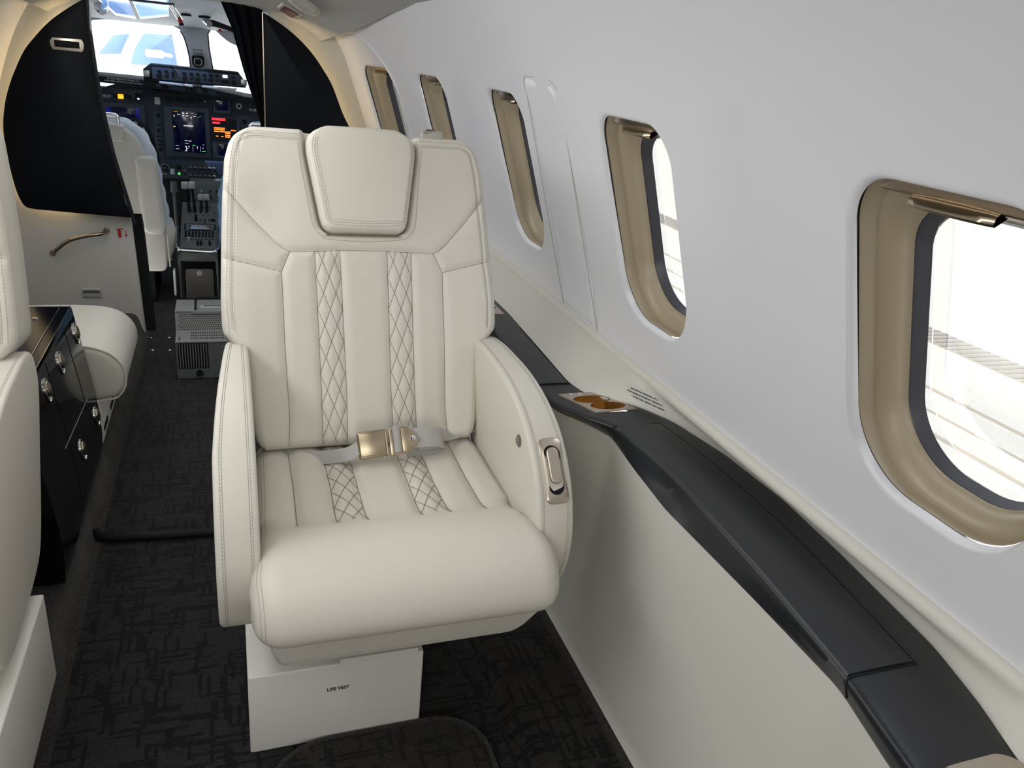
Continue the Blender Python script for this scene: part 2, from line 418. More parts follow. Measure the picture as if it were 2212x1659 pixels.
mb = MB(); A = []
for y in YS:
    xo, xi, xf = outx(y), inx(y), fox(y)
    row = [(xo+.012, y, LZ-.004), (xo, y, LZ)]+[(lerp(xo, xi, t), y, LZ+.001) for t in np.linspace(.06, .92, 16)]+[(xi+.006, y, LZ+.0005), (xi+.002, y, LZ-.001), (xi, y, LZ-.005)]
    # finger scoop along the fascia of the long lid
    sc = math.exp(-((y-1.08)/.07)**2)*.012
    row += [(lerp(xi, xf, .4)+sc, y, LZ-.022), (lerp(xi, xf, .8)+sc*.6, y, LZ-.038), (xf, y, LZ-.047), (xf+.006, y, LZ-.051), (xf+.03, y, LZ-.052)]
    A.append(row)
mb.grid(A)
CUPS = [(.748, 1.433, .044, .47), (.771, 1.397, .042, .47), (.772, .345, .036, 1.), (.716, 2.10, .019, 1.)]
def in_cup(p): return p[2] > LZ-.003 and any(math.hypot(p[0]-c[0], (p[1]-c[1])/c[3]) < c[2]*1.03 for c in CUPS)
mb.f = [f for f in mb.f if not any(in_cup(mb.v[k]) for k in f)]
ledge = thing('side_ledge', 'long black satin armrest ledge running under the windows along the right wall', 'ledge', (.8, 1.2, .56))
build('ledge_body', mb, 'black', ledge, sharp=50)
def lid(y0, y1, xin, xout, z, name='lid'):
    mb = MB(); A = []; n = 40
    for i, y in enumerate(np.linspace(y0, y1, n)):
        a, b = xin(y), xout(y); e = .0018
        A.append([(a-.002, y, z-.004), (a, y, z), (a+e, y, z+.0016), (lerp(a, b, .3), y, z+.0028), (lerp(a, b, .7), y, z+.0028), (b-e, y, z+.0016), (b, y, z), (b, y, z-.004)])
    for r in (A[0], A[-1]):
        pass
    mb.grid([[(p[0], A[0][0][1], LZ-.003) for p in A[0]]]+A+[[(p[0], A[-1][0][1], LZ-.003) for p in A[-1]]])
    return build(name, mb, 'black', ledge, sharp=30)
lid(.578, 1.298, lambda y: inx(y)+.004, lambda y: ip(y, [.574, .703, .87, 1.0, 1.124, 1.243, 1.304], [.832, .848, .864, .868, .866, .856, .847]), LZ+.0015)
lid(1.53, 1.912, lambda y: inx(y)+.004, lambda y: ip(y, [1.52, 1.92], [.732, .747]), LZ+.0015)
lid(-.3, .26, lambda y: inx(y)+.01, lambda y: outx(y)-.03, LZ+.0015)
# dark seams round the lids
mb = MB()
for (y0, y1, f) in ((.574, 1.302, lambda y: ip(y, [.574, .703, .87, 1.0, 1.124, 1.243, 1.304], [.8335, .8495, .8655, .8695, .8675, .8575, .8485])), (1.526, 1.916, lambda y: ip(y, [1.52, 1.92], [.7335, .7485]))):
    mb.tube([(f(y), y, LZ+.001) for y in np.linspace(y0, y1, 24)], .0014, 6)
    for y in (y0, y1): mb.tube([(inx(y)-.001, y, LZ-.006), (inx(y)+.002, y, LZ+.0005), (f(y), y, LZ+.001)], .0016, 6)
mb.tube([(inx(.574), .574, LZ-.003), (lerp(inx(.574), fox(.574), .5), .577, LZ-.026), (lerp(inx(.574), fox(.574), .85), .579, LZ-.040)], .0012, 6)
mb.tube([(inx(1.303), 1.303, LZ-.003), (lerp(inx(1.303), fox(1.303), .5), 1.31, LZ-.026), (lerp(inx(1.303), fox(1.303), .85), 1.315, LZ-.040)], .0012, 6)
build('seam', mb, 'knob', ledge)

# dado between the ledge and the window panels
mb = MB(); A = []
for y in YS:
    xo = outx(y); xt = WX(.672, min(y, 3.7))
    row = [(xo+.010, y, LZ-.012), (xo+.002, y, LZ+.001)]
    for t in (.15, .35, .55, .72): row.append((lerp(xo, xt-.010, t)+.012*math.sin(t*PI)*.4, y, lerp(LZ, .664, t)))
    row += [(xt-.0135, y, .661), (xt-.0150, y, .667), (xt-.0145, y, .673), (xt-.011, y, .678), (xt-.005, y, .681), (xt+.004, y, .682)]
    A.append(row)
mb.grid(A); struct(build('trim_4', mb, 'side', sharp=60))
# lower side panel
mb = MB(); A = []
for y in YS:
    t0 = taper(y)*1.0; xf = fox(y); xb = .712-t0
    row = []
    for t in np.linspace(0, 1, 14):
        z = lerp(.030, LZ-.049, t); x = lerp(xb, xf+.004, t) + .014*math.sin(t*PI)
        row.append((x, y, z))
    row = [(xb-.004, y, .028)] + row + [(xf+.03, y, LZ-.05)]
    A.append(row)
mb.grid(A); struct(build('trim_5', mb, 'side', sharp=60))

# cup holders let into the ledge
def cup_holder(corners, cups, label, buttons, loc, ky=1.):
    t = thing('cup_holder', label, 'cup holder', loc, )
    xs = [c[0] for c in corners]; z = LZ+.004
    # plate with holes cut by bridging each cup ring to the plate outline through a boolean-free mesh
    bm = bmesh.new()
    outer = []
    P = smooth_poly(corners, 6, True) if len(corners) > 4 else [np.array(c) for c in corners]
    edges = []
    vs = [bm.verts.new((p[0], p[1], z)) for p in P]; edges += [bm.edges.new((vs[i], vs[(i+1) % len(vs)])) for i in range(len(vs))]
    loops = [[(p[0], p[1]*ky) for p in L] for L in cup_loops(cups)]
    for L in loops:
        vs = [bm.verts.new((p[0], p[1], z)) for p in L]; edges += [bm.edges.new((vs[i], vs[(i+1) % len(vs)])) for i in range(len(vs))]
    bmesh.ops.triangle_fill(bm, use_beauty=True, edges=edges)
    bm.verts.index_update(); mb = MB(); mb.add([v.co.copy() for v in bm.verts], [[v.index for v in f.verts] for f in bm.faces]); bm.free()
    n = len(P); mb.grid([[(p[0], p[1], z) for p in P], [(p[0]+(p[0]-loc[0])*.02, p[1]+(p[1]-loc[1])*.02, z-.002) for p in P], [(p[0]+(p[0]-loc[0])*.02, p[1]+(p[1]-loc[1])*.02, z-.004) for p in P]], closed_v=True)
    build('plate', mb, 'plategold', t, sharp=30)
    for L in loops:
        c = np.mean(np.array(L), 0); mb = MB()
        mb.grid([[(p[0], p[1], z) for p in L], [(p[0], p[1], z-.004) for p in L], [(p[0], p[1], z-.042) for p in L], [(lerp(p[0], c[0], .15), lerp(p[1], c[1], .15), z-.046) for p in L], [(lerp(p[0], c[0], .97), lerp(p[1], c[1], .97), z-.046) for p in L]], closed_v=True)
        build('cup_well', mb, 'cupgold', t, sharp=50)
    for b in buttons:
        mb = MB(); mb.tube([(b[0], b[1], z), (b[0], b[1], z+.0015), (b[0], b[1], z+.0025)], [.0055, .0055, .004], 20); build('button', mb, 'chrome', t)
    return t
def cup_loops(cups):
    if len(cups) == 1:
        c = cups[0]; return [[(c[0]+c[2]*math.cos(a), c[1]+c[2]*math.sin(a)) for a in np.linspace(0, 2*PI, 40, endpoint=False)]]
    (x1, y1, r1), (x2, y2, r2) = cups          # two overlapping circles: one figure-eight outline
    d = math.hypot(x2-x1, y2-y1); th = math.atan2(y2-y1, x2-x1)
    if d >= r1+r2:
        return [cup_loops([c])[0] for c in cups]
    a1 = math.acos((d*d+r1*r1-r2*r2)/(2*d*r1)); a2 = math.acos((d*d+r2*r2-r1*r1)/(2*d*r2))
    L = [(x1+r1*math.cos(th+a), y1+r1*math.sin(th+a)) for a in np.linspace(a1, 2*PI-a1, 34)]
    L += [(x2+r2*math.cos(th+PI+a), y2+r2*math.sin(th+PI+a)) for a in np.linspace(a2, 2*PI-a2, 34)][1:-1]
    return [L]
cup_holder([(.681, 1.468), (.770, 1.472), (.830, 1.376), (.730, 1.368)], [(.748, 1.433/.47, .044), (.771, 1.397/.47, .042)],
           'champagne double cup holder plate with gold wells let into the ledge behind the armrest', [(.709, 1.4615), (.732, 1.4625)], (.755, 1.42, LZ), .47)
cup_holder(rrect(.712, .830, .285, .430, .03, 5), [(.772, .345, .036)], 'gold cup holder at the bottom right edge, nearest the camera', [], (.771, .357, LZ))
cup_holder([(.69, 2.044), (.742, 2.044), (.742, 2.16), (.69, 2.16)], [(.716, 2.10, .019)], 'small champagne cup holder plate far forward, half hidden by the seat back', [], (.716, 2.1, LZ))

# placard on the dado
mb = MB(); pl = thing('placard', 'small clear placard with black lines of text on the cream dado above the cup holder', 'placard', (.85, 1.39, .63))
def dado_pt(y, t, off):
    xo = outx(y); xt = WX(.672, y)-.010
    return (lerp(xo, xt, t)+.0048*math.sin(t*PI)-off, y, lerp(LZ, .664, t))
_c = Vector(dado_pt(1.385, .45, .0045)); _u = (Vector(dado_pt(1.34, .45, 0))-Vector(dado_pt(1.43, .45, 0))); _v = (Vector(dado_pt(1.385, .75, 0))-Vector(dado_pt(1.385, .15, 0)))
FR = frame(_c, _u, _v)
mb.add([FR @ Vector((a, b, .0006)) for a, b in rrect(-.06, .06, -.014, .014, .002, 2)], [tuple(range(12))]); build('label_film', mb, 'label', pl)
mb = MB()
for i, (s_, w) in enumerate((('SEAT MUST BE OUTBOARD, AFT FACING', 1), ('WITH SEATBACK IN UPRIGHT POSITION AND', 1), ('HEADREST UP FOR TAXI, TAKEOFF AND LANDING', 1))):
    t = text_mb(s_, .0050); t.xf(FR @ Matrix.Translation((0, .0075-.0075*i, .0016))); mb.add(t.v, t.f)
build('lettering', mb, 'print_black', pl)

# ------------------------------------------------------------------ ceiling
EY = [-1.3, 0, 2.0, 2.55, 2.9, 3.2, 3.45, 3.6, 3.74]
EX = [.556, .556, .556, .556, .548, .528, .47, .43, .385]
EZ = [1.43, 1.43, 1.43, 1.425, 1.402, 1.37, 1.33, 1.305, 1.282]
CZ = [1.50, 1.50, 1.48, 1.455, 1.44, 1.425, 1.41, 1.40, 1.395]
mb = MB(); A = []
for y in np.linspace(-1.25, 3.73, 60):
    xe, ze, zc = ip(y, EY, EX), ip(y, EY, EZ), ip(y, EY, CZ); h = xe-MC; row = [(MC-h, y, ze+.05), (MC-h-.004, y, ze+.008), (MC-h, y, ze)]
    for t in np.linspace(-.97, .97, 25): row.append((MC+h*t, y, zc-(zc-ze)*abs(t)**3.2))
    row += [(MC+h, y, ze), (MC+h+.004, y, ze+.008), (MC+h, y, ze+.05)]
    A.append(row)
mb.grid(A); struct(build('ceiling', mb, 'ceil', sharp=50))

# outer skin above the cabin, unseen, added to block stray sun
mb = MB(); mb.grid([[(x, y, z) for x, z in ((-1.25, -.1), (-1.25, .9), (-1.0, 1.38), (-.5, 1.62), (.3, 1.62), (.62, 1.48), (.78, 1.30), (.812, 1.236))] for y in (-1.33, 3.75)]); struct(build('ceiling', mb, 'ceil'))
# ------------------------------------------------------------------ floor
mb = MB(); mb.add([(-.372, -1.3, 0), (.515, -1.3, 0), (.515, 3.76, 0), (-.372, 3.76, 0)], [(0, 1, 2, 3)])
mb.add([(-.372, 3.76, 0), (.515, 3.76, 0), (.6, 5.4, -.0), (-.8, 5.4, -.0)], [(0, 1, 2, 3)])
struct(build('floor', mb, 'carpet'))
mb = MB(); A = []
prof = [(-1.0, .10), (-.46, .10), (-.425, .098), (-.410, .092), (-.399, .080), (-.392, .06), (-.385, .03), (-.376, .008), (-.368, .001), (-.355, .0006)]
for y in np.linspace(-1.3, 3.7, 90):
    A.append([(x + (.004*math.sin(y*38)+.003*math.sin(y*17+1))*(1 if -.42 < x < -.37 else 0), y, z) for x, z in prof])
mb.grid(A); struct(build('trim_6', mb, 'carpet_edge', sharp=70))
mb = MB(); A = []
prof = [(.505, .0008), (.515, .002), (.522, .012), (.530, .022), (.542, .028), (.56, .030), (.69, .030), (.705, .031), (.716, .028)]
for y in np.linspace(-1.3, 3.7, 60): A.append([(x, y, z) for x, z in prof])
mb.grid(A); struct(build('trim_7', mb, 'carpet_mat', sharp=70))
mb = MB(); mb.grid([[(.693-taper(y), y, .0305), (.697-taper(y), y, .034), (.715-taper(y), y, .034)] for y in np.linspace(-1.25, 3.7, 40)]); struct(build('trim_8', mb, 'carpet_edge'))
# raised carpet pad in front of the seat base
pad = rrect(.02, .455, -.6, 1.192, [.02, .02, .10, .13], 8)
mb = MB(); mb.prism(pad, 2, .001, .013, .006); 
p = thing('floor_mat', 'dark carpeted footwell pad with rounded front corners before the seat base', 'mat', (.24, .3, 0))
build('pad', mb, 'carpet_mat', p, sharp=60)
mb = MB(); mb.tube([(a, b, .009) for a, b in resample(pad+[pad[0]], .02)][:-1], .0065, 8, closed=True); build('binding', mb, 'carpet_edge', p)
# dark rounded lip across the aisle
mb = MB(); mb.tube([(-.372, 2.04, .006), (-.358, 2.008, .012), (-.335, 1.995, .013), (-.2, 1.985, .012), (-.02, 1.975, .012), (.2, 1.965, .012)], .0125, 10)
tag(build('carpet_roll', mb, 'knob'), 'black rounded lip lying across the aisle carpet left of the seat', 'carpet strip')

# ------------------------------------------------------------------ cabin seats
def seg_dist(X, Y, a, b):
    ax, ay = a; bx, by = b; dx, dy = bx-ax, by-ay; L = dx*dx+dy*dy+1e-12
    t = np.clip(((X-ax)*dx+(Y-ay)*dy)/L, 0, 1); return np.hypot(X-ax-t*dx, Y-ay-t*dy)
def poly_dist(X, Y, P):
    d = np.full(np.shape(X), 9.)
    for a, b in zip(P[:-1], P[1:]): d = np.minimum(d, seg_dist(X, Y, a, b))
    return d
class Slab:
    """upholstered pad described by half widths along its length, grooves pressed into its face"""
    def __init__(s, s0, s1, hw, thick, R, face, base, es, en, nx=150, ns=190, cx=0):
        s.s0, s.s1, s.hw, s.thick, s.R, s.face, s.base, s.es, s.en, s.cx = s0, s1, hw, thick, R, face, Vector(base), Vector(es), Vector(en), cx
        s.nx, s.ns = nx, ns
    def h(s, x, t):
        x = np.asarray(x, float); t = np.asarray(t, float); w = s.hw(t)
        d = np.minimum(w-np.abs(x-s.cx), np.minimum(t-s.s0, s.s1-t)); d = np.clip(d, 0, s.R)
        return s.face(x, t) - s.R + np.sqrt(np.maximum(s.R**2-(s.R-d)**2, 0))
    def p(s, x, t, off=0):
        return s.base + Vector((x, 0, 0)) + s.es*t + s.en*(float(s.h(x, t))+off)
    def mesh(s):
        u = np.linspace(-1, 1, s.nx); u = np.sign(u)*(1-(1-np.abs(u))**1.25); v = np.linspace(0, 1, s.ns); v = .5-.5*np.cos(PI*(v*.86+.07)); v = (v-v[0])/(v[-1]-v[0])
        T = s.s0+(s.s1-s.s0)*v; UU, TT = np.meshgrid(u, T); XX = UU*s.hw(TT)+s.cx; HH = s.h(XX, TT)
        mb = MB(); A = []
        for i in range(s.ns):
            A.append([s.base+Vector((XX[i, j], 0, 0))+s.es*TT[i, j]+s.en*float(HH[i, j]) for j in range(s.nx)])
        mb.grid(A)
        rim = A[0][:]+[r[-1] for r in A[1:]]+A[-1][::-1][1:]+[r[0] for r in A[::-1][1:-1]]
        c = sum(rim, Vector())/len(rim)
        rings = [rim]
        for k, (dep, ins) in enumerate(((s.thick*.5, -.0), (s.thick-s.R*.5, .0), (s.thick-.006, .02), (s.thick, .06))):
            rings.append([p-s.en*dep+(c-p)*ins for p in rim])
        rings.append([c-s.en*s.thick]*len(rim))
        mb.grid(rings, closed_v=True)
        return mb

def polyf(pts):
    xs = [p[0] for p in pts]; ys = [p[1] for p in pts]; return xs, ys
def seam_tube(mb, fn, pts, r=.0008, step=.006, off=.0002):
    P = resample(pts, step); mb.tube([fn(a, b, off) for a, b in P], r, 5)
def dashes(mb, fn, pts, dash=.0042, gap=.0024, r=.0007, off=.0003):
    P = resample(pts, .0008); L = np.r_[0, np.cumsum(np.linalg.norm(np.diff(P, axis=0), axis=1))]
    t = 0
    while t+dash < L[-1]:
        a = [np.interp(t, L, P[:, k]) for k in (0, 1)]; b = [np.interp(t+dash, L, P[:, k]) for k in (0, 1)]
        mb.tube([fn(a[0], a[1], off), fn(b[0], b[1], off)], r, 4); t += dash+gap

HWS = [-.018, -.008, .002, .02, .05, .15, .185, .20, .215, .232, .25, .31, .42, .52, .60, .635, .652, .664, .673]
HWV = [.222, .234, .240, .2445, .2485, .255, .259, .266, .283, .298, .301, .301, .296, .290, .283, .273, .262, .245, .222]
_gs = np.linspace(-.02, .673, 400); _gv = np.interp(_gs, np.array(HWS), HWV)
_w = np.hanning(9); _w /= _w.sum(); _gv2 = np.convolve(np.pad(_gv, 4, mode='edge'), _w, 'valid')
def back_hw(t): return np.interp(t, _gs, _gv2)
HRH = ([.448, .452, .462, .48, .54, .62, .642, .656, .666, .674, .680], [.072, .082, .091, .096, .106, .119, .119, .114, .103, .088, .070])
def hr_hw(t): return np.interp(t, *HRH)

def quilt(xa, xb, s0, s1, per, rise):
    out = []
    w = xb-xa; k0 = int(math.floor((s0-rise)/per)); k1 = int(math.ceil((s1+rise)/per))
    for k in range(k0, k1+1):
        for sg in (1, -1):
            a = (xa, k*per); b = (xb, k*per+rise) if sg > 0 else (xb, k*per-rise)
            pts = []
            # clip to s range
            t0, t1 = 0., 1.; da = b[1]-a[1]
            lo, hi = sorted(((s0-a[1])/da, (s1-a[1])/da)); t0 = max(t0, lo); t1 = min(t1, hi)
            if t1-t0 > .02: out.append([(a[0]+(b[0]-a[0])*t0, a[1]+da*t0), (a[0]+(b[0]-a[0])*t1, a[1]+da*t1)])
    return out

def make_seat(name, label, off, recline, base_box, detail=True, handle=True, belt=True, vest=True, xs=1.0):
    global OFF, XS
    OFF = Vector(off); XS = xs
    root = thing(name, label, 'seat', (.28, 1.4, 0), )
    th = math.radians(recline); es = (0, math.sin(th), math.cos(th)); en = (0, -math.cos(th), math.sin(th))
    seams = []
    for sg in (-1, 1):
        seams.append([(sg*.051, -.015), (sg*.049, .1), (sg*.052, .412)]); seams.append([(sg*.104, -.015), (sg*.103, .1), (sg*.106, .408)])
        seams.append([(sg*.176, -.012), (sg*.172, .05), (sg*.176, .21), (sg*.176, .31), (sg*.177, .364), (sg*.158, .4065)])
        seams.append([(sg*.158, .4065), (sg*.172, .414), (sg*.190, .430), (sg*.238, .482), (sg*.279, .533)])
        seams.append([(sg*.177, .364), (sg*.232, .377), (sg*.288, .390)])
    seams.append([(-.158, .4065), (-.105, .408), (-.05, .411), (.05, .411), (.108, .408), (.158, .4065)])
    q = []
    for sg in (-1, 1):
        xa, xb = sorted((sg*.051, sg*.1045)); q += quilt(xa, xb, -.01, .409, .0705, .141)
    def face(x, t):
        x = np.asarray(x, float); t = np.asarray(t, float)
        g = np.zeros(np.broadcast(x, t).shape)
        d = np.full(g.shape, 9.)
        for P in seams: d = np.minimum(d, poly_dist(x, t, P))
        g -= .0045*np.exp(-(d/.010)**2) + .0020*np.exp(-(d/.0028)**2)
        dq = np.full(g.shape, 9.)
        for P in q: dq = np.minimum(dq, poly_dist(x, t, P))
        g -= .0018*np.exp(-(dq/.0055)**2)
        # side bolsters stand slightly proud, dished shoulders
        g += .010*np.clip((np.abs(x)-.17)/.08, 0, 1)*np.clip((.40-t)/.1, 0, 1)
        g -= .010*np.exp(-((np.abs(x)-.20)/.06)**2-((t-.50)/.07)**2)
        # pocket that the head pad sits in
        ins = np.minimum(hr_hw(np.clip(t, .449, .63))+.0045-np.abs(x-.003), t-.4445)
        k = 1/(1+np.exp(-np.clip(ins/.0022, -30, 30))); g -= .026*k
        # piping line near the rim
        w = back_hw(t); e = np.minimum(w-np.abs(x), .673-t)
        g -= .0025*np.exp(-((e-.022)/.004)**2)*(t > .24)*(np.abs(x) > .12)
        return g
    B = Slab(-.018, .673, back_hw, .115, .022, face, (.28, 1.55, .50), es, en, 240 if detail else 120, 300 if detail else 150)
    back = build('backrest', B.mesh(), 'leather', root, sharp=60)
    mb = MB()
    for P in seams: seam_tube(mb, B.p, P, .0007)
    for P in q: seam_tube(mb, B.p, P, .00058)
    build('seam_lines', mb, 'seam', back)
    mb = MB()
    for sg in (-1, 1):
        for e in (.012, .022, .0255):
            pts = [(sg*(float(back_hw(t))-e), t) for t in np.linspace(.235, .645-e+.012, 60)]
            tt = .673-e; pts += [(sg*x, tt) for x in (.235, .20, .16, .126)]
            P = smooth_poly([pts[0]]+pts[8:56:8]+[(sg*(float(back_hw(.61))-e-.002), .622-e*.3), (sg*(.262-e*.5), .651-e*.6)]+[(sg*x, tt-.002) for x in (.225, .19, .15, .126)], 8)
            (seam_tube(mb, B.p, P, .0007) if e == .022 else dashes(mb, B.p, P))
    P = [(-.133, .64), (-.128, .59), (-.116, .51), (-.108, .465), (-.09, .441), (-.07, .434), (0, .430), (.07, .434), (.098, .441), (.116, .465), (.122, .51), (.131, .59), (.138, .64)]
    seam_tube(mb, B.p, smooth_poly(P, 6), .0007)
    build('stitching', mb, 'stitch', back)
    # head pad
    H = Slab(.448, .680, hr_hw, .075, .016, lambda x, t: .014+.007*(1-(np.asarray(x)/.11)**2)-.006*np.clip((np.asarray(t)-.64)/.04, 0, 1)**2+.0*np.asarray(t), (.283, 1.55, .50), es, en, 70, 90)
    hr = build('headrest', H.mesh(), 'leather', root, sharp=60)
    mb = MB()
    for e, kind in ((.012, 0), (.017, 1), (.022, 0)):
        P = [(-float(hr_hw(t))+e, t) for t in np.linspace(.650, .475, 12)]+[(-.080+e, .452+e), (0, .449+e), (.080-e, .452+e)]+[(float(hr_hw(t))-e*.55, t) for t in np.linspace(.475, .645, 10)]
        P = smooth_poly(P, 5)
        (seam_tube(mb, H.p, P, .0006) if kind else dashes(mb, H.p, P, r=.0006))
    build('stitching', mb, 'stitch', hr)
    # cushion with its front roll
    prof = smooth_poly([(1.62, .44), (1.60, .468), (1.55, .474), (1.45, .473), (1.36, .470), (1.30, .469), (1.265, .474), (1.22, .490), (1.16, .500), (1.10, .493), (1.055, .468), (1.034, .430), (1.036, .395), (1.065, .372), (1.12, .368), (1.30, .366), (1.60, .37), (1.625, .40)], 10, True)
    C = resample(prof+[prof[0]], .006)[:-1]; n = len(C)
    dd = np.roll(C, -1, 0)-np.roll(C, 1, 0); dd /= np.linalg.norm(dd, axis=1)[:, None]; ar = .5*np.sum(C[:, 0]*np.roll(C[:, 1], -1)-np.roll(C[:, 0], -1)*C[:, 1])
    NR = np.stack([dd[:, 1], -dd[:, 0]], 1)*(1 if ar > 0 else -1)
    cs = []
    for sg in (-1, 1):
        for a in (.052, .106, .178): cs.append([(sg*a, 1.60), (sg*a, 1.4), (sg*(a+(.004 if a > .1 else 0)), 1.262)])
    qq = []
    for sg in (-1, 1):
        xa, xb = sorted((sg*.052, sg*.107)); qq += quilt(xa, xb, 1.27, 1.60, .058, .112)
    def cw(y): return ip(y, [1.03, 1.10, 1.2, 1.28, 1.4, 1.6], [.268, .272, .262, .256, .251, .246])
    def cush_off(x, y, nz):
        if nz < .3: return 0.
        d = min(min(float(seg_dist(x, y, a, b)) for a, b in zip(P[:-1], P[1:])) for P in cs)
        g = -.0075*math.exp(-(d/.013)**2)-.002*math.exp(-(d/.003)**2)
        dq = min(float(seg_dist(x, y, P[0], P[1])) for P in qq) if .045 < abs(x) < .115 else 9
        g -= .0020*math.exp(-(dq/.006)**2)
        f = 1/(1+math.exp(-(y-1.268)/.012)); return g*f
    st = []
    R = .050
    us = list(np.linspace(-1, 1, 120 if detail else 50))
    A = []
    for u in us:
        row = []
        for k in range(n):
            y, z = C[k]; w = cw(y); Rr = .030 if y > 1.3 else .048
            # arc-like ends
            a = abs(u); xw = w*(1-(1-a)**1.25)*(1 if u > 0 else -1); e = w-abs(xw)
            d = Rr-math.sqrt(max(Rr**2-(Rr-min(e, Rr))**2, 0))
            ny, nz = NR[k]
            g = cush_off(xw, y, nz) if detail else 0
            row.append((.28+xw, y-ny*(d-g), z-nz*(d-g)))
        A.append(row)
    mb = MB(); mb.grid(A, closed_v=True)
    for r in (A[0], A[-1]): mb.add(r, [tuple(range(n))])
    cu = build('seat_cushion', mb, 'leather', root, sharp=60)
    zt = lambda y: ip(y, [1.22, 1.265, 1.30, 1.36, 1.45, 1.55, 1.6], [.490, .474, .469, .470, .473, .474, .468])
    cf = lambda x, y, o: Vector((.28+x, y, zt(y)+cush_off(x, y, 1)+.0010+o))
    mb = MB()
    for P in cs: seam_tube(mb, cf, P[:2]+[P[2]], .0008)
    for P in qq: seam_tube(mb, cf, P, .0005)
    build('seam_lines', mb, 'seam', cu)
    mb = MB()
    for sg in (-1, 1):
        for e in (.012, .018):
            pts = []
            for k in range(n):
                y, z = C[k]
                if NR[k][1] < -.35: continue
                w = cw(y); Rr = .030 if y > 1.3 else .048; d = Rr-math.sqrt(max(Rr**2-(Rr-e)**2, 0)); ny, nz = NR[k]
                pts.append(Vector((.28+sg*(w-e), y-ny*(d-.0004), z-nz*(d-.0004))))
            # order along the profile from the rear to the front underside
            pts.sort(key=lambda p: math.atan2(p.z-.42, -(p.y-1.3)*.5))
            if e == .018: mb.tube(pts, .0006, 4, cap=False)
            else:
                for a, b in zip(pts[::1], pts[1::1]):
                    if (b-a).length < .03: mb.tube([a, a+(b-a)*.6], .0007, 4)
    build('stitching', mb, 'stitch', cu)
    # pan below the cushion
    mb = MB()
    pz = [((.035, .525), .372), ((.037, .522), .355), ((.045, .500), .322), ((.050, .488), .312), ((.062, .478), .308)]
    A = []
    for (xx, z) in pz: A.append(rrect(xx[0], xx[1], 1.072+(.372-z)*.25, 1.58, .012, 4))
    mb.grid([[(x, y, z) for x, y in r] for r, (_, z) in zip(A, pz)], closed_v=True); mb.add([(x, y, pz[-1][1]) for x, y in A[-1]], [tuple(range(len(A[-1])))])
    build('seat_pan', mb, 'leather', root, sharp=50)
    # arm rests
    AP = smooth_poly([(1.685, .60), (1.672, .680), (1.60, .698), (1.50, .699), (1.42, .694), (1.34, .678), (1.27, .650), (1.215, .610), (1.172, .560), (1.146, .50), (1.138, .45), (1.145, .40), (1.168, .345), (1.20, .328), (1.30, .325), (1.46, .33), (1.53, .37), (1.61, .48)], 8, True)
    APr = resample(AP+[AP[0]], .004)[:-1]
    front = [p for p in APr if p[1] > .335 and p[0] < 1.70]; front = sorted(front, key=lambda p: math.atan2(p[1]-.45, -(p[0]-1.5)))[::-1]
    front = np.array([p for p in front if not (p[1] < .6 and p[0] > 1.5)])
    FL = np.r_[0, np.cumsum(np.linalg.norm(np.diff(front, axis=0), axis=1))]
    fd = np.gradient(front, axis=0); fd /= np.linalg.norm(fd, axis=1)[:, None]; fn = np.stack([fd[:, 1], -fd[:, 0]], 1)
    if fn[len(fn)//2].dot(np.array([-1., .5])) < 0: fn = -fn
    for sg, x0, x1 in ((-1, -.042, .029), (1, .524, .600)):
        def widen(v):
            x, y, z = v; o = x < .0 if sg < 0 else x > .56
            return (x + (.026 if sg < 0 else -.014)*max(0, min(1, (y-1.25)/.40))*(1 if o else 0), y, z)
        mb = MB(); mb.prism(APr, 0, x0, x1, .009, 4); mb.v = [widen(v) for v in mb.v]
        arm = build('armrest', mb, 'leather', root, sharp=50)
        def af(x, t, o):
            y = np.interp(t, FL, front[:, 0]); z = np.interp(t, FL, front[:, 1]); ny = np.interp(t, FL, fn[:, 0]); nz = np.interp(t, FL, fn[:, 1])
            return Vector(widen((x, y+ny*o, z+nz*o)))
        mb = MB()
        for x in (x0+.011, x1-.011): dashes(mb, af, [(x, .03), (x, FL[-1]-.03)], off=.0003)
        for x in (x0+.0145, x1-.0145): seam_tube(mb, af, [(x, .03), (x, FL[-1]-.02)], .0006)
        build('stitching', mb, 'stitch', arm)
        if sg > 0 and handle:
            # find arc length of the plate centre
            tc = FL[int(np.argmin([abs(p[0]-1.200)+abs(p[1]-.588) for p in front]))]
            def ring(w, h, r, o, sh=0.): return [af((x0+x1)/2+.004+a, tc+b+sh, o) for a, b in rrect(-w, w, -h, h, r, 8)]
            sgn = 1
            mb = MB(); mb.grid([ring(.0235, .064, .013, -.002), ring(.0235, .064, .013, .0025), ring(.0215, .062, .012, .004), ring(.0165, .048, .016, .004, 0), ring(.0155, .047, .0155, .0012, 0)], closed_v=True)
            hd = build('recline_handle', mb, 'plategold', arm, sharp=40, label='champagne metal recline handle plate')
            mb = MB(); L = ring(.0156, .0472, .0155, .0012); mb.add(L, [tuple(range(len(L)))]); build('recess', mb, 'dark', hd)
            mb = MB(); up = -1 if front[0][1] < front[-1][1] else 1
            s_ = -.008 if af(0, tc+.01, 0).z > af(0, tc-.01, 0).z else .008; s_ = -s_
            L = ring(.0100, .0325, .0098, .0082, s_); mb.grid([ring(.0122, .035, .0118, .0010, s_), ring(.0122, .035, .0118, .0062, s_), ring(.0113, .034, .011, .0076, s_), L], closed_v=True); mb.add(L, [tuple(range(len(L)))])
            build('lever', mb, 'plategold', hd, sharp=40)
            mb = MB(); c = Vector((x0, 1.282, .608))
            mb.tube([c+Vector((.001, 0, 0)), c+Vector((-.002, 0, 0)), c+Vector((-.003, 0, 0))], [.0125, .0125, .010], 28); bt = build('recline_button', mb, 'bronze', arm)
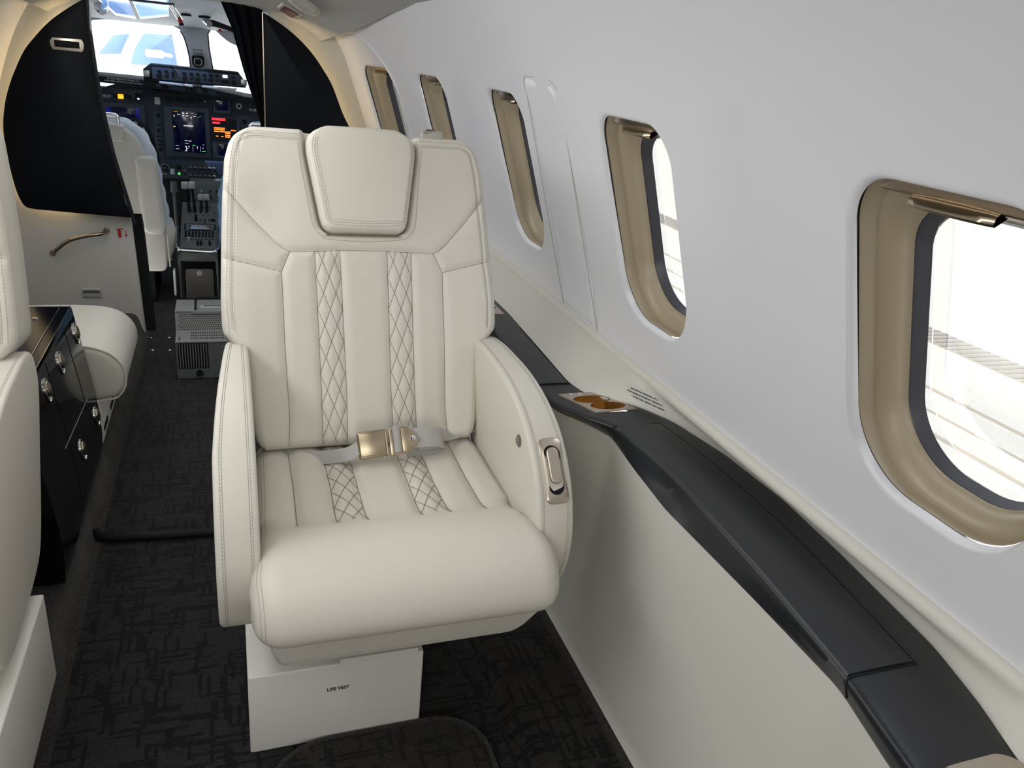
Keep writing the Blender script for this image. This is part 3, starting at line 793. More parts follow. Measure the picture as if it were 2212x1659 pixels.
            mb = MB(); mb.tube([c+Vector((-.002, 0, 0)), c+Vector((-.0045, 0, 0)), c+Vector((-.006, 0, 0))], [.0085, .0085, .005], 24); build('button_cap', mb, 'steel', bt)
    # centre pedestal and life vest box
    x0, x1, y0, y1, z0, z1 = base_box
    mb = MB(); mb.rbox((lerp(x0, x1, .46), (y0+y1)/2+.07, (z1+.37)/2), ((x1-x0)*.80, (y1-y0)*.55, .37-z1+.02), .004); build('pedestal', mb, 'white_metal', root, sharp=40)
    mb = MB(); mb.rbox(((x0+x1)/2, (y0+y1)/2, (z0+z1)/2), (x1-x0, y1-y0, z1-z0), .004, 3)
    bx = build('base_box', mb, 'white_metal', root, sharp=40)
    if vest:
        mb = MB(); mb.add([(x0+.17, y0-.0015, z1-.004), (x1-.012, y0-.0015, z1-.004), (x1-.012, y0-.0015, z1+.012), (x0+.17, y0-.0015, z1+.012), (x0+.17, y0+.006, z1+.012), (x1-.012, y0+.006, z1+.012)], [(0, 1, 2, 3), (3, 2, 5, 4)])
        build('lid_tab', mb, 'white_metal', bx)
        mb = text_mb('LIFE VEST', .0105, bold=.0002); mb.xf(frame((x0+.167, y0-.0006, .130), (1, 0, 0), (0, 0, 1))); build('lettering', mb, 'print_black', bx)
    if belt:
        # folded shoulder strap standing on the top edge
        P0 = B.p(.170, .650, -.02)
        F = frame(P0, (1, 0, .04), (0, .25, 1)); mb = MB()
        for k, (w_, t_, dx, dz, dy) in enumerate(((.050, .010, .0, .010, .004), (.052, .008, .002, .012, -.006), (.048, .009, -.002, .013, -.016), (.046, .007, .001, .010, -.026))):
            A = []
            for z_ in np.linspace(-.03, .024+.004*(k % 2), 8):
                row = []
                for q_ in np.linspace(0, 2*PI, 22, endpoint=False):
                    cx_, sx_ = math.cos(q_), math.sin(q_); row.append(F @ Vector((dx+w_/2*math.copysign(abs(cx_)**.35, cx_)*(1+.05*math.sin(z_*120+k)), z_+dz+.0035*math.sin(cx_*5+k*2), dy+t_/2*math.copysign(abs(sx_)**.6, sx_)+.0015*math.sin(z_*170+k))))
                A.append(row)
            mb.grid(A, closed_v=True); mb.add(A[-1], [tuple(range(22))])
        build('shoulder_strap', mb, 'strapcloth', root, sharp=60)
    OFF = Vector((0, 0, 0)); XS = 1.0
    return root, B

seat, BK = make_seat('cabin_seat', 'ivory leather club seat in the centre with quilted stripes, headrest and gold belt buckle', (0, 0, 0), 22.6, (0, .336, 1.2, 1.62, 0, .190))
make_seat('cabin_seat', 'ivory leather club seat cut off by the left edge, showing one armrest', (-.957, -.03, .0), 11, (.957-.74, .957-.352, 1.0, 1.42, .1, .295), detail=False, handle=False, belt=False, vest=False, xs=.90)

# ------------------------------------------------------------------ lap belt on the middle seat
belt = thing('seat_belt', 'grey webbing lap belt with brushed gold buckle lying on the middle seat', 'seat belt', (.28, 1.50, .475))
F = frame((.272, 1.488, .513), (1, .02, .08), (.0, .42, .9))      # buckle face looks at the camera
mb = MB(); mb.rbox((0, 0, .004), (.064, .058, .018), .005, 3, F); bk = build('buckle', mb, 'gold', belt, sharp=30)
mb = MB(); mb.rbox((.0, .001, .0145), (.060, .050, .006), .0028, 2, F); build('flap', mb, 'gold', bk, sharp=30)
mb = MB(); mb.tube([F @ Vector((.0275, -.025, .0165)), F @ Vector((.0275, .026, .0165))], .0032, 10)
build('hinge_bar', mb, 'gold', bk)
for x in (-.018, .022):
    mb = MB(); mb.tube([F @ Vector((x, -.0315, .002)), F @ Vector((x, -.027, .002))], .0035, 12); build('pin', mb, 'gold', bk)
mb = MB()
pts = [(.034, -.030), (.083, -.028), (.098, .002), (.083, .030), (.034, .026)]
holes = [(.040, -.021), (.050, -.021), (.050, .020), (.040, .020)]
mb.rbox((.041, -.002, .006), (.012, .056, .010), .002, 2, F); mb.rbox((.066, .001, .004), (.010, .052, .008), .002, 2, F)
mb.rbox((.054, -.027, .004), (.036, .007, .012), .002, 2, F); mb.rbox((.054, .026, .004), (.036, .005, .008), .002, 2, F)
mb.prism([(.068, -.028), (.082, -.024), (.097, .000), (.090, .010), (.074, .026), (.066, .026)], 2, .000, .006, .001, 2) if 0 else None
m2 = MB(); m2.prism([(.062, -.029), (.080, -.027), (.101, -.002), (.094, .010), (.078, .027), (.062, .027)], 2, .004, .009, .0012, 2); m2.xf(F); mb.add(m2.v, m2.f)
build('latch_plate', mb, 'gold', belt, sharp=30)
mb = MB(); mb.tube([F @ Vector((.051, -.024, .012)), F @ Vector((.052, .034, .013))], .0085, 16, cap=False); 
mb.tube([F @ Vector((.051, -.022, .012)), F @ Vector((.051, -.0215, .012))], .0068, 16)
build('webbing_roll', mb, 'webbing', belt)
mb = MB(); mb.tube([F @ Vector((.087, .002, .008)), F @ Vector((.087, .002, .016)), F @ Vector((.087, .002, .019))], [.0072, .0068, .004], 20); build('stud', mb, 'chrome', belt)
def ribbon(path, w, th=.0022):
    mb = MB(); A = []
    n = len(path)
    for i, (p, up) in enumerate(path):
        p = Vector(p); up = Vector(up).normalized(); t = (Vector(path[min(i+1, n-1)][0])-Vector(path[max(i-1, 0)][0])).normalized(); nn = up.cross(t).normalized()
        A.append([p+up*w/2+nn*th/2, p+up*w/2-nn*th/2, p-up*w/2-nn*th/2, p-up*w/2+nn*th/2])
    mb.grid(A, closed_v=True); mb.add(A[0], [(0, 1, 2, 3)]); mb.add(A[-1], [(0, 1, 2, 3)]); return mb
U = Vector((0, .42, .9)).normalized()
fp = lambda x, y, z: F @ Vector((x, y, z))
path = smooth_poly([list(fp(.070, 0, -.003)), list(fp(.10, 0, .003)), list(fp(.125, -.002, .005)), list(fp(.150, -.008, -.002)), list(fp(.157, -.014, -.014)), list(fp(.145, -.018, -.024)), list(fp(.11, -.018, -.026)), list(fp(.075, -.016, -.024))], 6)
mb = ribbon([(p, F.to_3x3() @ Vector((-.25 if 0 else 0, 1, 0))) for p in path], .044); build('webbing', mb, 'webbing', belt)
path = smooth_poly([list(fp(.10, -.012, -.018)), list(fp(.135, -.012, -.019)), list(fp(.146, -.011, -.012)), list(fp(.135, -.010, -.004)), list(fp(.10, -.008, -.002))], 5)
mb = ribbon([(p, F.to_3x3() @ Vector((0, 1, 0))) for p in path], .038); build('webbing', mb, 'webbing', belt)
path = smooth_poly([list(fp(-.030, -.004, .001)), list(fp(-.055, -.014, -.004)), (.170, 1.515, .474), (.12, 1.545, .466), (.07, 1.57, .460)], 6)
mb = ribbon([(p, (0, .80, .50-.04*i/6)) for i, p in enumerate(path)], .034); build('webbing', mb, 'webbing', belt)
path = smooth_poly([list(fp(.13, -.005, -.012)), (.44, 1.53, .500), (.47, 1.55, .492), (.50, 1.565, .498), (.53, 1.575, .494)], 6)
mb = ribbon([(p, (0, .85, .35+.1*math.sin(i))) for i, p in enumerate(path)], .030); build('webbing', mb, 'webbing', belt)

# ------------------------------------------------------------------ black cabinet on the left
cab = thing('storage_cabinet', 'low gloss black storage cabinet with oval chrome latches beside the left seat', 'cabinet', (-.5, 2.02, .1))
CP = [(-.383, .10), (-.378, .16), (-.380, .24), (-.386, .305), (-.395, .38), (-.404, .44), (-.412, .50), (-.418, .545), (-.4215, .551)]
mb = MB(); Y0, Y1 = 1.69, 2.345
A = [[(x, y, z) for x, z in CP]+[(-.82, y, .551)] for y in np.linspace(Y0, Y1, 24)]
mb.grid(A); 
for y in (Y0, Y1): mb.add([(x, y, z) for x, z in CP]+[(-.82, y, .551), (-.82, y, .10)], [tuple(range(len(CP)+2))])
build('cabinet_body', mb, 'gloss', cab, sharp=50)
for x in (-.4215, -.446):
    mb = MB(); mb.tube([(x, y, .5522) for y in (Y0, Y1)], .0013, 6); build('edge_trim', mb, 'chrome', cab)
def fx(z): return ip(z, [c[1] for c in CP], [c[0] for c in CP])
for y in (2.20, 1.95):
    mb = MB(); mb.tube([(fx(z)+.0003, y-.0*z, z) for z in np.linspace(.30 if y > 2 else .12, .54, 14)], .0009, 5); build('door_gap', mb, 'knob', cab)
mb = MB(); mb.tube([(fx(z)+.0006, y, z) for y, z in ((2.245, .319), (2.07, .328), (1.90, .337))], .0007, 5); build('reflection_line', mb, 'steel', cab)  # thin steel line standing in for a reflection on the gloss side
for (y, z) in ((2.31, .483), (2.075, .490), (1.90, .490), (2.345-.055, .238), (2.05, .255)):
    x = fx(z); nx = Vector((1, 0, .12)).normalized()
    def el(a, b, o, dy=0, dz=0): return [Vector((x, y+dy, z+dz))+nx*o+Vector((0, 1, 0))*a*math.cos(t)+Vector((-.12, 0, 1)).normalized()*b*math.sin(t) for t in np.linspace(0, 2*PI, 28, endpoint=False)]
    mb = MB(); mb.grid([el(.022, .031, .0), el(.022, .031, .003), el(.018, .027, .004), el(.017, .026, .001)], closed_v=True); l = build('latch', mb, 'chrome', cab, label='oval chrome latch')
    mb = MB(); mb.grid([el(.0165, .021, .001, 0, .004), el(.0155, .020, .006, 0, .004), el(.008, .012, .0095, 0, .004), el(.0005, .0005, .010, 0, .004)], closed_v=True); build('latch_knob', mb, 'bronze', l)
    mb = MB(); q_ = el(.0168, .0258, .0012); mb.add(q_, [tuple(range(len(q_)))]); build('latch_cup', mb, 'steel', l)
mb = MB(); mb.tube([(-.487, 2.24, .551), (-.487, 2.24, .554)], .007, 20); build('lock', mb, 'chrome', cab)
mb = MB()
for i in range(5): 
    t = text_mb(('FOR STOWAGE', 'OF ITEMS ONLY', 'MAXIMUM LOAD', 'SECURE BEFORE', 'TAKEOFF')[i], .0075); t.xf(frame((-.475-.010*i, 1.87, .5525), (.0, 1, 0), (-1, 0, 0))); mb.add(t.v, t.f)
build('lettering', mb, 'print_white', cab)

# ------------------------------------------------------------------ side facing bench beyond the cabinet
bench = thing('side_bench', 'short side-facing ivory leather bench between the black cabinet and the forward bulkhead', 'bench', (-.55, 2.75, .1))
prof = smooth_poly([(-.86, .405), (-.70, .412), (-.58, .416), (-.48, .416), (-.40, .410), (-.345, .388), (-.312, .345), (-.308, .295), (-.325, .258), (-.36, .240), (-.50, .235), (-.86, .235)], 8, True)
mb = MB(); mb.prism(resample(prof+[prof[0]], .008)[:-1], 1, 2.40, 2.80, .02, 5); bc = build('bench_cushion', mb, 'leather', bench, sharp=50)
pr = resample([p for p in prof if p[0] > -.7 and not (p[1] < .26 and p[0] < -.4)], .006)
mb = MB(); mb.tube([(x+.0, 2.4035, z-.002) for x, z in pr if z > .27 or x > -.4], .003, 6); build('piping', mb, 'leather', bc)
mb = MB(); mb.rbox((-.62, 2.71, .168), (.47, .64, .136), .004); bb = build('bench_base', mb, 'white_metal', bench, sharp=40)
for i in range(4):
    yy = 2.47+.155*i
    mb = MB()
    if i < 4: mb.prism(rrect(yy-.045, yy+.045, .120, .138, .008, 4), 0, -.3875, -.3838, 0); build('vent_slot', mb, 'dark', bb)

# ------------------------------------------------------------------ bulkhead
mb = MB()
cz0, R0 = .70, .71
def arc(cx, cz, r, a0, a1, n): return [(cx+r*math.cos(a), cz+r*math.sin(a)) for a in np.linspace(a0, a1, n)]
# left cream partition (y 3.70), right cream partition behind the black panels
L = [(-.370, .0), (-1.2, .0), (-1.2, 1.50), (-.49, 1.50), (-.49, 1.10), (-.460, .90), (-.418, .60), (-.392, .535), (-.386, .45)]
mb.prism(L, 1, 3.66, 3.70, .006, 3)
bl = struct(build('wall_front', mb, 'cream', sharp=40))
mb = MB(); mb.rbox((-.568, 3.656, .192), (.074, .012, .036), .003); build('recessed_grip', mb, 'boxlight', bl, sharp=30)
mb = MB(); mb.rbox((-.568, 3.651, .200), (.066, .006, .014), .002); build('grip_shadow', mb, 'boxgrey', bl, sharp=30)
mb = MB(); Rr = [(.19, 0), (1.0, 0), (1.0, 1.5), (.19, 1.5)]
mb.prism(Rr, 1, 3.70, 3.74, .004, 2); struct(build('wall_front', mb, 'cream', sharp=40))
# white door post edge
mb = MB(); A = []
for (z, x) in ((1.42, -.463), (1.30, -.463), (1.09, -.462), (1.02, -.456), (.85, -.440), (.75, -.426)): A.append([(x-.020, 3.612, z), (x-.004, 3.612, z), (x-.002, 3.66, z), (x-.022, 3.66, z)])
mb.grid(A, closed_v=True); struct(build('trim_9', mb, 'liner'))
mb = MB(); A = []
for (z, x) in ((.52, -.388), (.48, -.384), (.40, -.380), (.25, -.376), (.0, -.368)): A.append([(x-.006, 3.702, z), (x+.034, 3.702, z), (x+.034, 3.76, z), (x-.03, 3.76, z)])
mb.grid(A, closed_v=True); struct(build('trim_10', mb, 'dark'))

# black moulded panels with back lighting
lp = thing('bulkhead_panel', 'large black satin panel with curved outer edge, left of the cockpit opening', 'panel', (-.6, 3.6, .53))
P = smooth_poly([(-.440, 1.368), (-.493, 1.339), (-.565, 1.288), (-.613, 1.246), (-.658, 1.196), (-.693, 1.152), (-.725, 1.094), (-.755, 1.03), (-.78, .959), (-.797, .876), (-.800, .783), (-.794, .711), (-.786, .639), (-.773, .59), (-.759, .568), (-.735, .560), (-.70, .557)], 4)+[(-.607, .55), (-.50, .543), (-.378, .536), (-.397, .595), (-.427, .779), (-.446, .922), (-.460, 1.06), (-.467, 1.15), (-.469, 1.262), (-.468, 1.347)]
P = [tuple(p) for p in P if p[1] < 1.36]; PLO = [p for p in P if p[0] < -.5]
mb = MB(); mb.prism(P, 1, 3.595, 3.612, .003, 2); build('panel_body', mb, 'panelblack', lp, sharp=40)
mb = MB(); A = []
for (x, z) in ((-.468, 1.385), (-.469, 1.25), (-.461, 1.08), (-.446, .92), (-.427, .78), (-.378, .54), (-.372, .50)): A.append([(x-.003, 3.590, z), (x+.002, 3.589, z), (x+.003, 3.66, z), (x-.003, 3.66, z)])
mb.grid(A, closed_v=True); build('edge_strip', mb, 'dark', lp)
mb = MB(); mb.tube([(x+.03, 3.635, z+(.022 if z < .6 else -.01)) for x, z in PLO if z < 1.31], .004, 6); build('light_strip', mb, 'led', lp)
sign = thing('indicator_sign', 'rectangular beige framed dark indicator on the black panel left of the cockpit', 'sign', (-.545, 3.59, 1.187))
mb = MB(); mb.prism(smooth_poly([(-.594, 1.207), (-.601, 1.196), (-.603, 1.187), (-.601, 1.176), (-.594, 1.165)], 4)+smooth_poly([(-.498, 1.163), (-.491, 1.174), (-.489, 1.186), (-.490, 1.198), (-.496, 1.209)], 4), 1, 3.586, 3.594, .001, 2); build('frame', mb, 'plategold', sign, sharp=40)
mb = MB(); mb.rbox((-.546, 3.585, 1.187), (.084, .004, .024), .002, 2); build('display', mb, 'dark', sign)

rp = thing('bulkhead_panel', 'black curved panel right of the cockpit opening, behind the seat headrest', 'panel', (.35, 3.6, .6))
P = [(.165, .30)]+[(.76-.05, .30)]+arc(MC, .62, .765, -.1, 1.24, 34)+[(.168, 1.372), (.158, 1.0), (.160, .6)]
P = [(p[0]-.0, p[1]) for p in P]
P = [(.160, .30), (.62, .30), (.60, .55), (.56, .80), (.525, .93), (.484, 1.012), (.440, 1.118), (.405, 1.175), (.362, 1.232), (.311, 1.283), (.250, 1.328), (.180, 1.366), (.160, 1.374)]
P = P[:2]+[tuple(p) for p in smooth_poly(P[2:], 6)]
mb = MB(); mb.prism(P, 1, 3.595, 3.612, .003, 2); build('panel_body', mb, 'panelblack', rp, sharp=40)
mb = MB(); mb.tube([(.163, 3.592, z) for z in np.linspace(.35, 1.372, 6)], .0035, 8); build('edge_strip', mb, 'bronze', rp)
mb = MB(); mb.tube([(x-.028, 3.640, z-.022) for x, z in P[12:-14]], .004, 6); build('light_strip', mb, 'led', rp)

# curtain
cur = []
mb = MB(); A = []
for i in range(30):
    t = i/29; z = lerp(1.43, .92, t)
    xl = ip(z, [.93, .97, 1.15, 1.305, 1.40, 1.43], [.150, .140, .084, .045, .006, -.01]); xr = .166
    row = []
    for j in range(60):
        u = j/59; row.append((lerp(xl, xr, u), 3.66+.010*math.sin(u*21+t*1.5)*min(1, 1.2-t)+.003*math.sin(u*47), z))
    A.append(row)
mb.grid(A); c = build('curtain', mb, 'fabricblack'); tag(c, 'black gathered curtain tied back at the right of the cockpit opening', 'curtain')
sol = c.modifiers.new('s', 'SOLIDIFY'); sol.thickness = .002

# grab handle and fire extinguisher pictogram
gh = thing('grab_handle', 'curved brushed bronze grab handle on the cream lower bulkhead', 'handle', (-.59, 3.66, .37))
mb = MB(); P = smooth_poly([(-.697, 3.66, .366), (-.693, 3.635, .372), (-.672, 3.618, .392), (-.625, 3.61, .430), (-.56, 3.61, .451), (-.505, 3.615, .460), (-.488, 3.635, .464), (-.486, 3.66, .466)], 8)
mb.tube(P, .0078, 14); build('bar', mb, 'bronze', gh)
for a in (P[0], P[-1]):
    mb = MB(); mb.tube([(a[0], 3.661, a[2]), (a[0], 3.655, a[2])], .012, 16); build('mount', mb, 'bronze', gh)
fe = thing('extinguisher_sign', 'red fire extinguisher pictogram with down arrow beside the bronze handle', 'sign', (-.42, 3.655, .46))
yF = 3.6565
mb = MB(); mb.prism(rrect(-.4435, -.4305, .437, .468, [.001, .001, .005, .005], 4), 1, yF, yF+.002); mb.prism(rrect(-.4385, -.4355, .468, .475, .001, 2), 1, yF, yF+.002)
mb.prism([(-.4455, .473), (-.4215, .4775), (-.4215, .4725), (-.436, .471), (-.445, .467), (-.4475, .468)], 1, yF, yF+.002); build('cylinder_mark', mb, 'print_red', fe)
mb = MB(); mb.prism([(-.4135, .466), (-.4105, .466), (-.4105, .449), (-.4065, .449), (-.412, .439), (-.4175, .449), (-.4135, .449)], 1, yF, yF+.002); build('arrow_mark', mb, 'print_red', fe)

# exit placard and latch moulding on the ceiling above
def ceil_pt(x, y, off):
    xe, ze, zc = ip(y, EY, EX), ip(y, EY, EZ), ip(y, EY, CZ); return Vector((x, y, zc-(zc-ze)*abs((x-MC)/(xe-MC))**3.2-off))
def cmap(pts, off): return [ceil_pt(x, y, off) for x, y in pts]
es_ = thing('exit_sign', 'small dark red illuminated sign plate in a white frame on the grey ceiling', 'sign', (.25, 3.46, 1.39))
def quad(a, b, c, d, n=6): return [[(lerp(lerp(a[0], b[0], u), lerp(d[0], c[0], u), v), lerp(lerp(a[1], b[1], u), lerp(d[1], c[1], u), v)) for u in np.linspace(0, 1, n)] for v in np.linspace(0, 1, n)]
def qgrid(mb, q, off, m_=0):
    c = ((q[0][0]+q[1][0]+q[2][0]+q[3][0])/4, (q[0][1]+q[1][1]+q[2][1]+q[3][1])/4)
    G = quad(*q); mb.grid([cmap(r, off) for r in G])
    rim = [q[0], q[1], q[2], q[3]]; mb.grid([cmap(rim, off), cmap([(c[0]+(x-c[0])*1.03, c[1]+(y-c[1])*1.03) for x, y in rim], off-.003), cmap([(c[0]+(x-c[0])*1.03, c[1]+(y-c[1])*1.03) for x, y in rim], -.01)], closed_v=True)
mb = MB(); Q = [(.212, 3.472), (.222, 3.320), (.306, 3.470), (.283, 3.604)]
qgrid(mb, Q, .006); build('frame', mb, 'white_metal', es_)
ins = lambda q, k: [((sum(p[0] for p in q)/4)+(x-sum(p[0] for p in q)/4)*k, (sum(p[1] for p in q)/4)+(y-sum(p[1] for p in q)/4)*k) for x, y in q]
mb = MB(); qgrid(mb, ins(Q, .74), .0085); build('sign_face', mb, 'exitred', es_)
mb = MB(); c0, c1 = Vector((.238, 3.40, 0)), Vector((.280, 3.52, 0))
for i in range(3):
    a = .25+.25*i
    p = Vector((lerp(lerp(Q[0][0], Q[1][0], a), lerp(Q[3][0], Q[2][0], a), .5), lerp(lerp(Q[0][1], Q[1][1], a), lerp(Q[3][1], Q[2][1], a), .5), 0))
    F2 = frame(ceil_pt(p.x, p.y, .0115), (.55, .83, -.2), (.35, -.9, 0)); mb.add([F2 @ Vector((x, y, 0)) for x, y in ((-.025, -.004), (.025, -.004), (.025, .004), (-.025, .004))], [(0, 1, 2, 3)])
build('lettering', mb, 'label', es_)
ll = thing('ceiling_latch', 'white moulded tapered latch housing on the ceiling beside the red sign', 'latch', (.29, 3.2, 1.39))
P = smooth_poly([(.215, 2.9), (.26, 3.02), (.326, 3.20), (.357, 3.31), (.342, 3.405), (.30, 3.37), (.245, 3.22), (.20, 3.02), (.19, 2.88)], 5, True)
c = np.mean(np.array(P), 0); mb = MB(); mb.grid([cmap([(c[0]+(x-c[0])*k, c[1]+(y-c[1])*k) for x, y in P], o) for k, o in ((1, -.01), (1, .004), (.9, .007), (.82, .006), (.7, .018), (.45, .026), (.02, .028))], closed_v=True); build('housing', mb, 'white_metal', ll, sharp=50)

# ------------------------------------------------------------------ cockpit shell
def plate_holes(outer, holes, y0, y1):
    bm = bmesh.new(); edges = []
    for L in [outer]+holes:
        vs = [bm.verts.new((p[0], y0, p[1])) for p in L]; edges += [bm.edges.new((vs[i], vs[(i+1) % len(vs)])) for i in range(len(vs))]
    bmesh.ops.triangle_fill(bm, use_beauty=True, edges=edges); bm.verts.index_update()
    mb = MB(); V = [v.co.copy() for v in bm.verts]; Fc = [[v.index for v in f.verts] for f in bm.faces]; bm.free()
    mb.add(V, Fc); mb.add([(v.x, y1, v.z) for v in V], Fc)
    for L in [outer]+holes: mb.grid([[(p[0], y0, p[1]) for p in L], [(p[0], y1, p[1]) for p in L]], closed_v=True)
    return mb
HL = [(-.70, .93), (-.70, 1.235)]+[tuple(p) for p in smooth_poly([(-.66, 1.272), (-.543, 1.289), (-.426, 1.297), (-.307, 1.292), (-.235, 1.278), (-.203, 1.250), (-.186, 1.208), (-.171, 1.135), (-.166, 1.066)], 6)]+[(-.160, .93)]
HR_ = [(-.046, .93), (-.051, 1.071), (-.059, 1.121), (-.068, 1.195)]+[tuple(p) for p in smooth_poly([(-.070, 1.262), (-.052, 1.288), (-.026, 1.283), (.011, 1.252), (.06, 1.222), (.136, 1.205), (.25, 1.20), (.40, 1.19)], 6)]+[(.55, 1.15), (.55, .93)]
struct(build('wall_front', plate_holes([(-1.0, .85), (.9, .85), (.9, 1.45), (-1.0, 1.45)], [HL[::-1], HR_[::-1]], 5.25, 5.31), 'liner', sharp=40))
for nm, H_ in (('window_12', HL), ('window_13', HR_)):
    mb = MB(); mb.add([(x, 5.29, z) for x, z in H_], [tuple(range(len(H_)))]); struct(build(nm, mb, 'wsglass'))
# dark seal along the pillar edges of the windshields
mb = MB()
mb.tube([(x+.003, 5.262, z) for x, z in HR_[1:10]], .0055, 6); mb.tube([(x-.004, 5.262, z) for x, z in HL[-22:-1]], .005, 6); struct(build('trim_11', mb, 'gasket'))
# sloping overhead liner with two tinted roof panes
PL = lambda y: 1.44-.165*(y-4.3)
bm = bmesh.new(); edges = []
RW = [[(-.575, 4.55), (-.414, 4.55), (-.431, 5.148), (-.526, 5.102)], [(-.40, 4.6), (-.228, 4.50), (-.254, 4.963), (-.407, 5.134)]]
for L in [[(-.95, 4.3), (.85, 4.3), (.85, 5.26), (-.95, 5.26)]]+RW:
    vs = [bm.verts.new((p[0], p[1], PL(p[1]))) for p in L]; edges += [bm.edges.new((vs[i], vs[(i+1) % 4])) for i in range(4)]
bmesh.ops.triangle_fill(bm, use_beauty=True, edges=edges); bm.verts.index_update(); mb = MB(); mb.add([v.co.copy() for v in bm.verts], [[v.index for v in f.verts] for f in bm.faces]); bm.free()
mb.grid([[(x, y, z) for x in (-1.25, 1.1)] for y, z in ((3.70, 1.46), (4.3, 1.44))]); mb.grid([[(x, y, 1.45) for x in (-1.25, -.94)] for y in (4.3, 5.3)]); mb.grid([[(x, y, 1.45) for x in (.84, 1.1)] for y in (4.3, 5.3)])  # flat strips beyond the liner edges are added to keep sun out
struct(build('ceiling', mb, 'liner'))
for i, L in enumerate(RW):
    mb = MB(); mb.add([(x, y, PL(y)+.006) for x, y in L], [(0, 1, 2, 3)]); struct(build('window_%d' % (14+i), mb, 'skyglass'))
# cockpit side walls and firewall
mb = MB(); mb.grid([[(-.98, y, z) for z in (0, 1.2)] for y in (3.7, 5.35)]); mb.grid([[(-.98, y, z) for z in (1.2, 1.45)] for y in (3.7, 5.35)]); struct(build('wall_left', mb, 'liner'))
mb = MB(); mb.grid([[(.86, y, z) for z in (0, 1.2)] for y in (3.74, 5.35)]); mb.grid([[(.86, y, z) for z in (1.2, 1.45)] for y in (3.74, 5.35)]); struct(build('wall_right', mb, 'liner'))
mb = MB(); mb.rbox((-.06, 5.22, .45), (1.9, .04, .9), 0); struct(build('wall_front', mb, 'dark'))

# magnetic compass on the centre post
cp = thing('compass', 'black magnetic compass hanging on the white post between the windshields', 'compass', (-.125, 5.2, 1.08))
mb = MB(); mb.prism(rrect(-.158, -.092, 1.078, 1.140, [.026, .026, .008, .008], 5), 1, 5.16, 5.235, .006, 3); build('case', mb, 'dark', cp, sharp=40)
mb = MB(); mb.tube([(x, 5.157, z) for x, z in rrect(-.144, -.106, 1.090, 1.125, .010, 4)], .0035, 6, closed=True); build('bezel', mb, 'plategold', cp)
mb = MB(); mb.rbox((-.125, 5.158, 1.107), (.034, .004, .03), .001); build('dial', mb, 'knob', cp)
mb = MB(); mb.rbox((-.127, 5.235, 1.160), (.054, .01, .026), .002); build('correction_card', mb, 'boxlight', cp, sharp=30)
mb = MB(); mb.tube([(x, 5.229, z) for x, z in ((-.153, 1.148), (-.101, 1.148), (-.101, 1.172), (-.153, 1.172))], .0012, 4, closed=True); build('card_frame', mb, 'gasket', cp)

# overhead fittings
v = thing('dome_light', 'small round chrome dome light on the cockpit ceiling at top left', 'light', (-.56, 4.85, 1.335))
mb = MB(); mb.tube([(-.562, 4.84, 1.35), (-.560, 4.82, 1.335), (-.558, 4.81, 1.318)], [.034, .032, .022], 20); build('housing', mb, 'chrome', v)
mb = MB(); mb.tube([(-.558, 4.808, 1.320), (-.557, 4.80, 1.312)], [.018, .015], 16); build('lens', mb, 'liner', v)
v = thing('map_light', 'black jointed map light under the cockpit ceiling beside the curtain', 'light', (-.02, 4.9, 1.34))
mb = MB(); mb.tube([(-.075, 4.87, 1.355), (-.075, 4.87, 1.338)], [.036, .028], 20); build('base', mb, 'dark', v)
mb = MB(); mb.tube([(-.072, 4.84, 1.330), (-.05, 4.80, 1.312)], .016, 12); build('joint', mb, 'steel', v)
mb = MB(); mb.tube([(-.066, 4.83, 1.318), (-.03, 4.82, 1.318), (.01, 4.80, 1.310), (.09, 4.78, 1.290)], [.018, .016, .013, .011], 12); build('lamp_arm', mb, 'dark', v)
mb = MB(); mb.tube([(.0, 4.78, 1.291), (.0, 4.775, 1.286)], .008, 10); build('red_button', mb, 'print_red', v)
v = thing('visor_arm', 'chrome visor arm with red tip hanging from the cockpit ceiling', 'visor arm', (-.2, 4.85, 1.33))
mb = MB(); mb.tube([(-.238, 4.60, 1.392), (-.200, 4.80, 1.318)], .005, 8); mb.tube([(-.222, 4.60, 1.392), (-.185, 4.80, 1.322)], .005, 8); build('rods', mb, 'chrome', v)
mb = MB(); mb.tube([(-.196, 4.79, 1.325), (-.19, 4.80, 1.305)], .011, 10); build('tip', mb, 'print_red', v)
mb = MB(); mb.tube([(-.189, 4.80, 1.303), (-.187, 4.80, 1.290)], .012, 10); build('end_piece', mb, 'dark', v)
mb = MB(); mb.tube([(-.165, 4.86, 1.352), (-.165, 4.86, 1.340)], .026, 16); build('foot', mb, 'dark', v)
v = thing('sun_visor', 'dark folded sun visor at the very top edge of the cockpit ceiling', 'sun visor', (-.32, 4.5, 1.39))
mb = MB(); mb.prism([(-.41, 4.42), (-.20, 4.42), (-.245, 4.60), (-.375, 4.655), (-.39, 4.60)], 2, 1.378, 1.386, .002, 2); build('visor_blade', mb, 'dark', v)

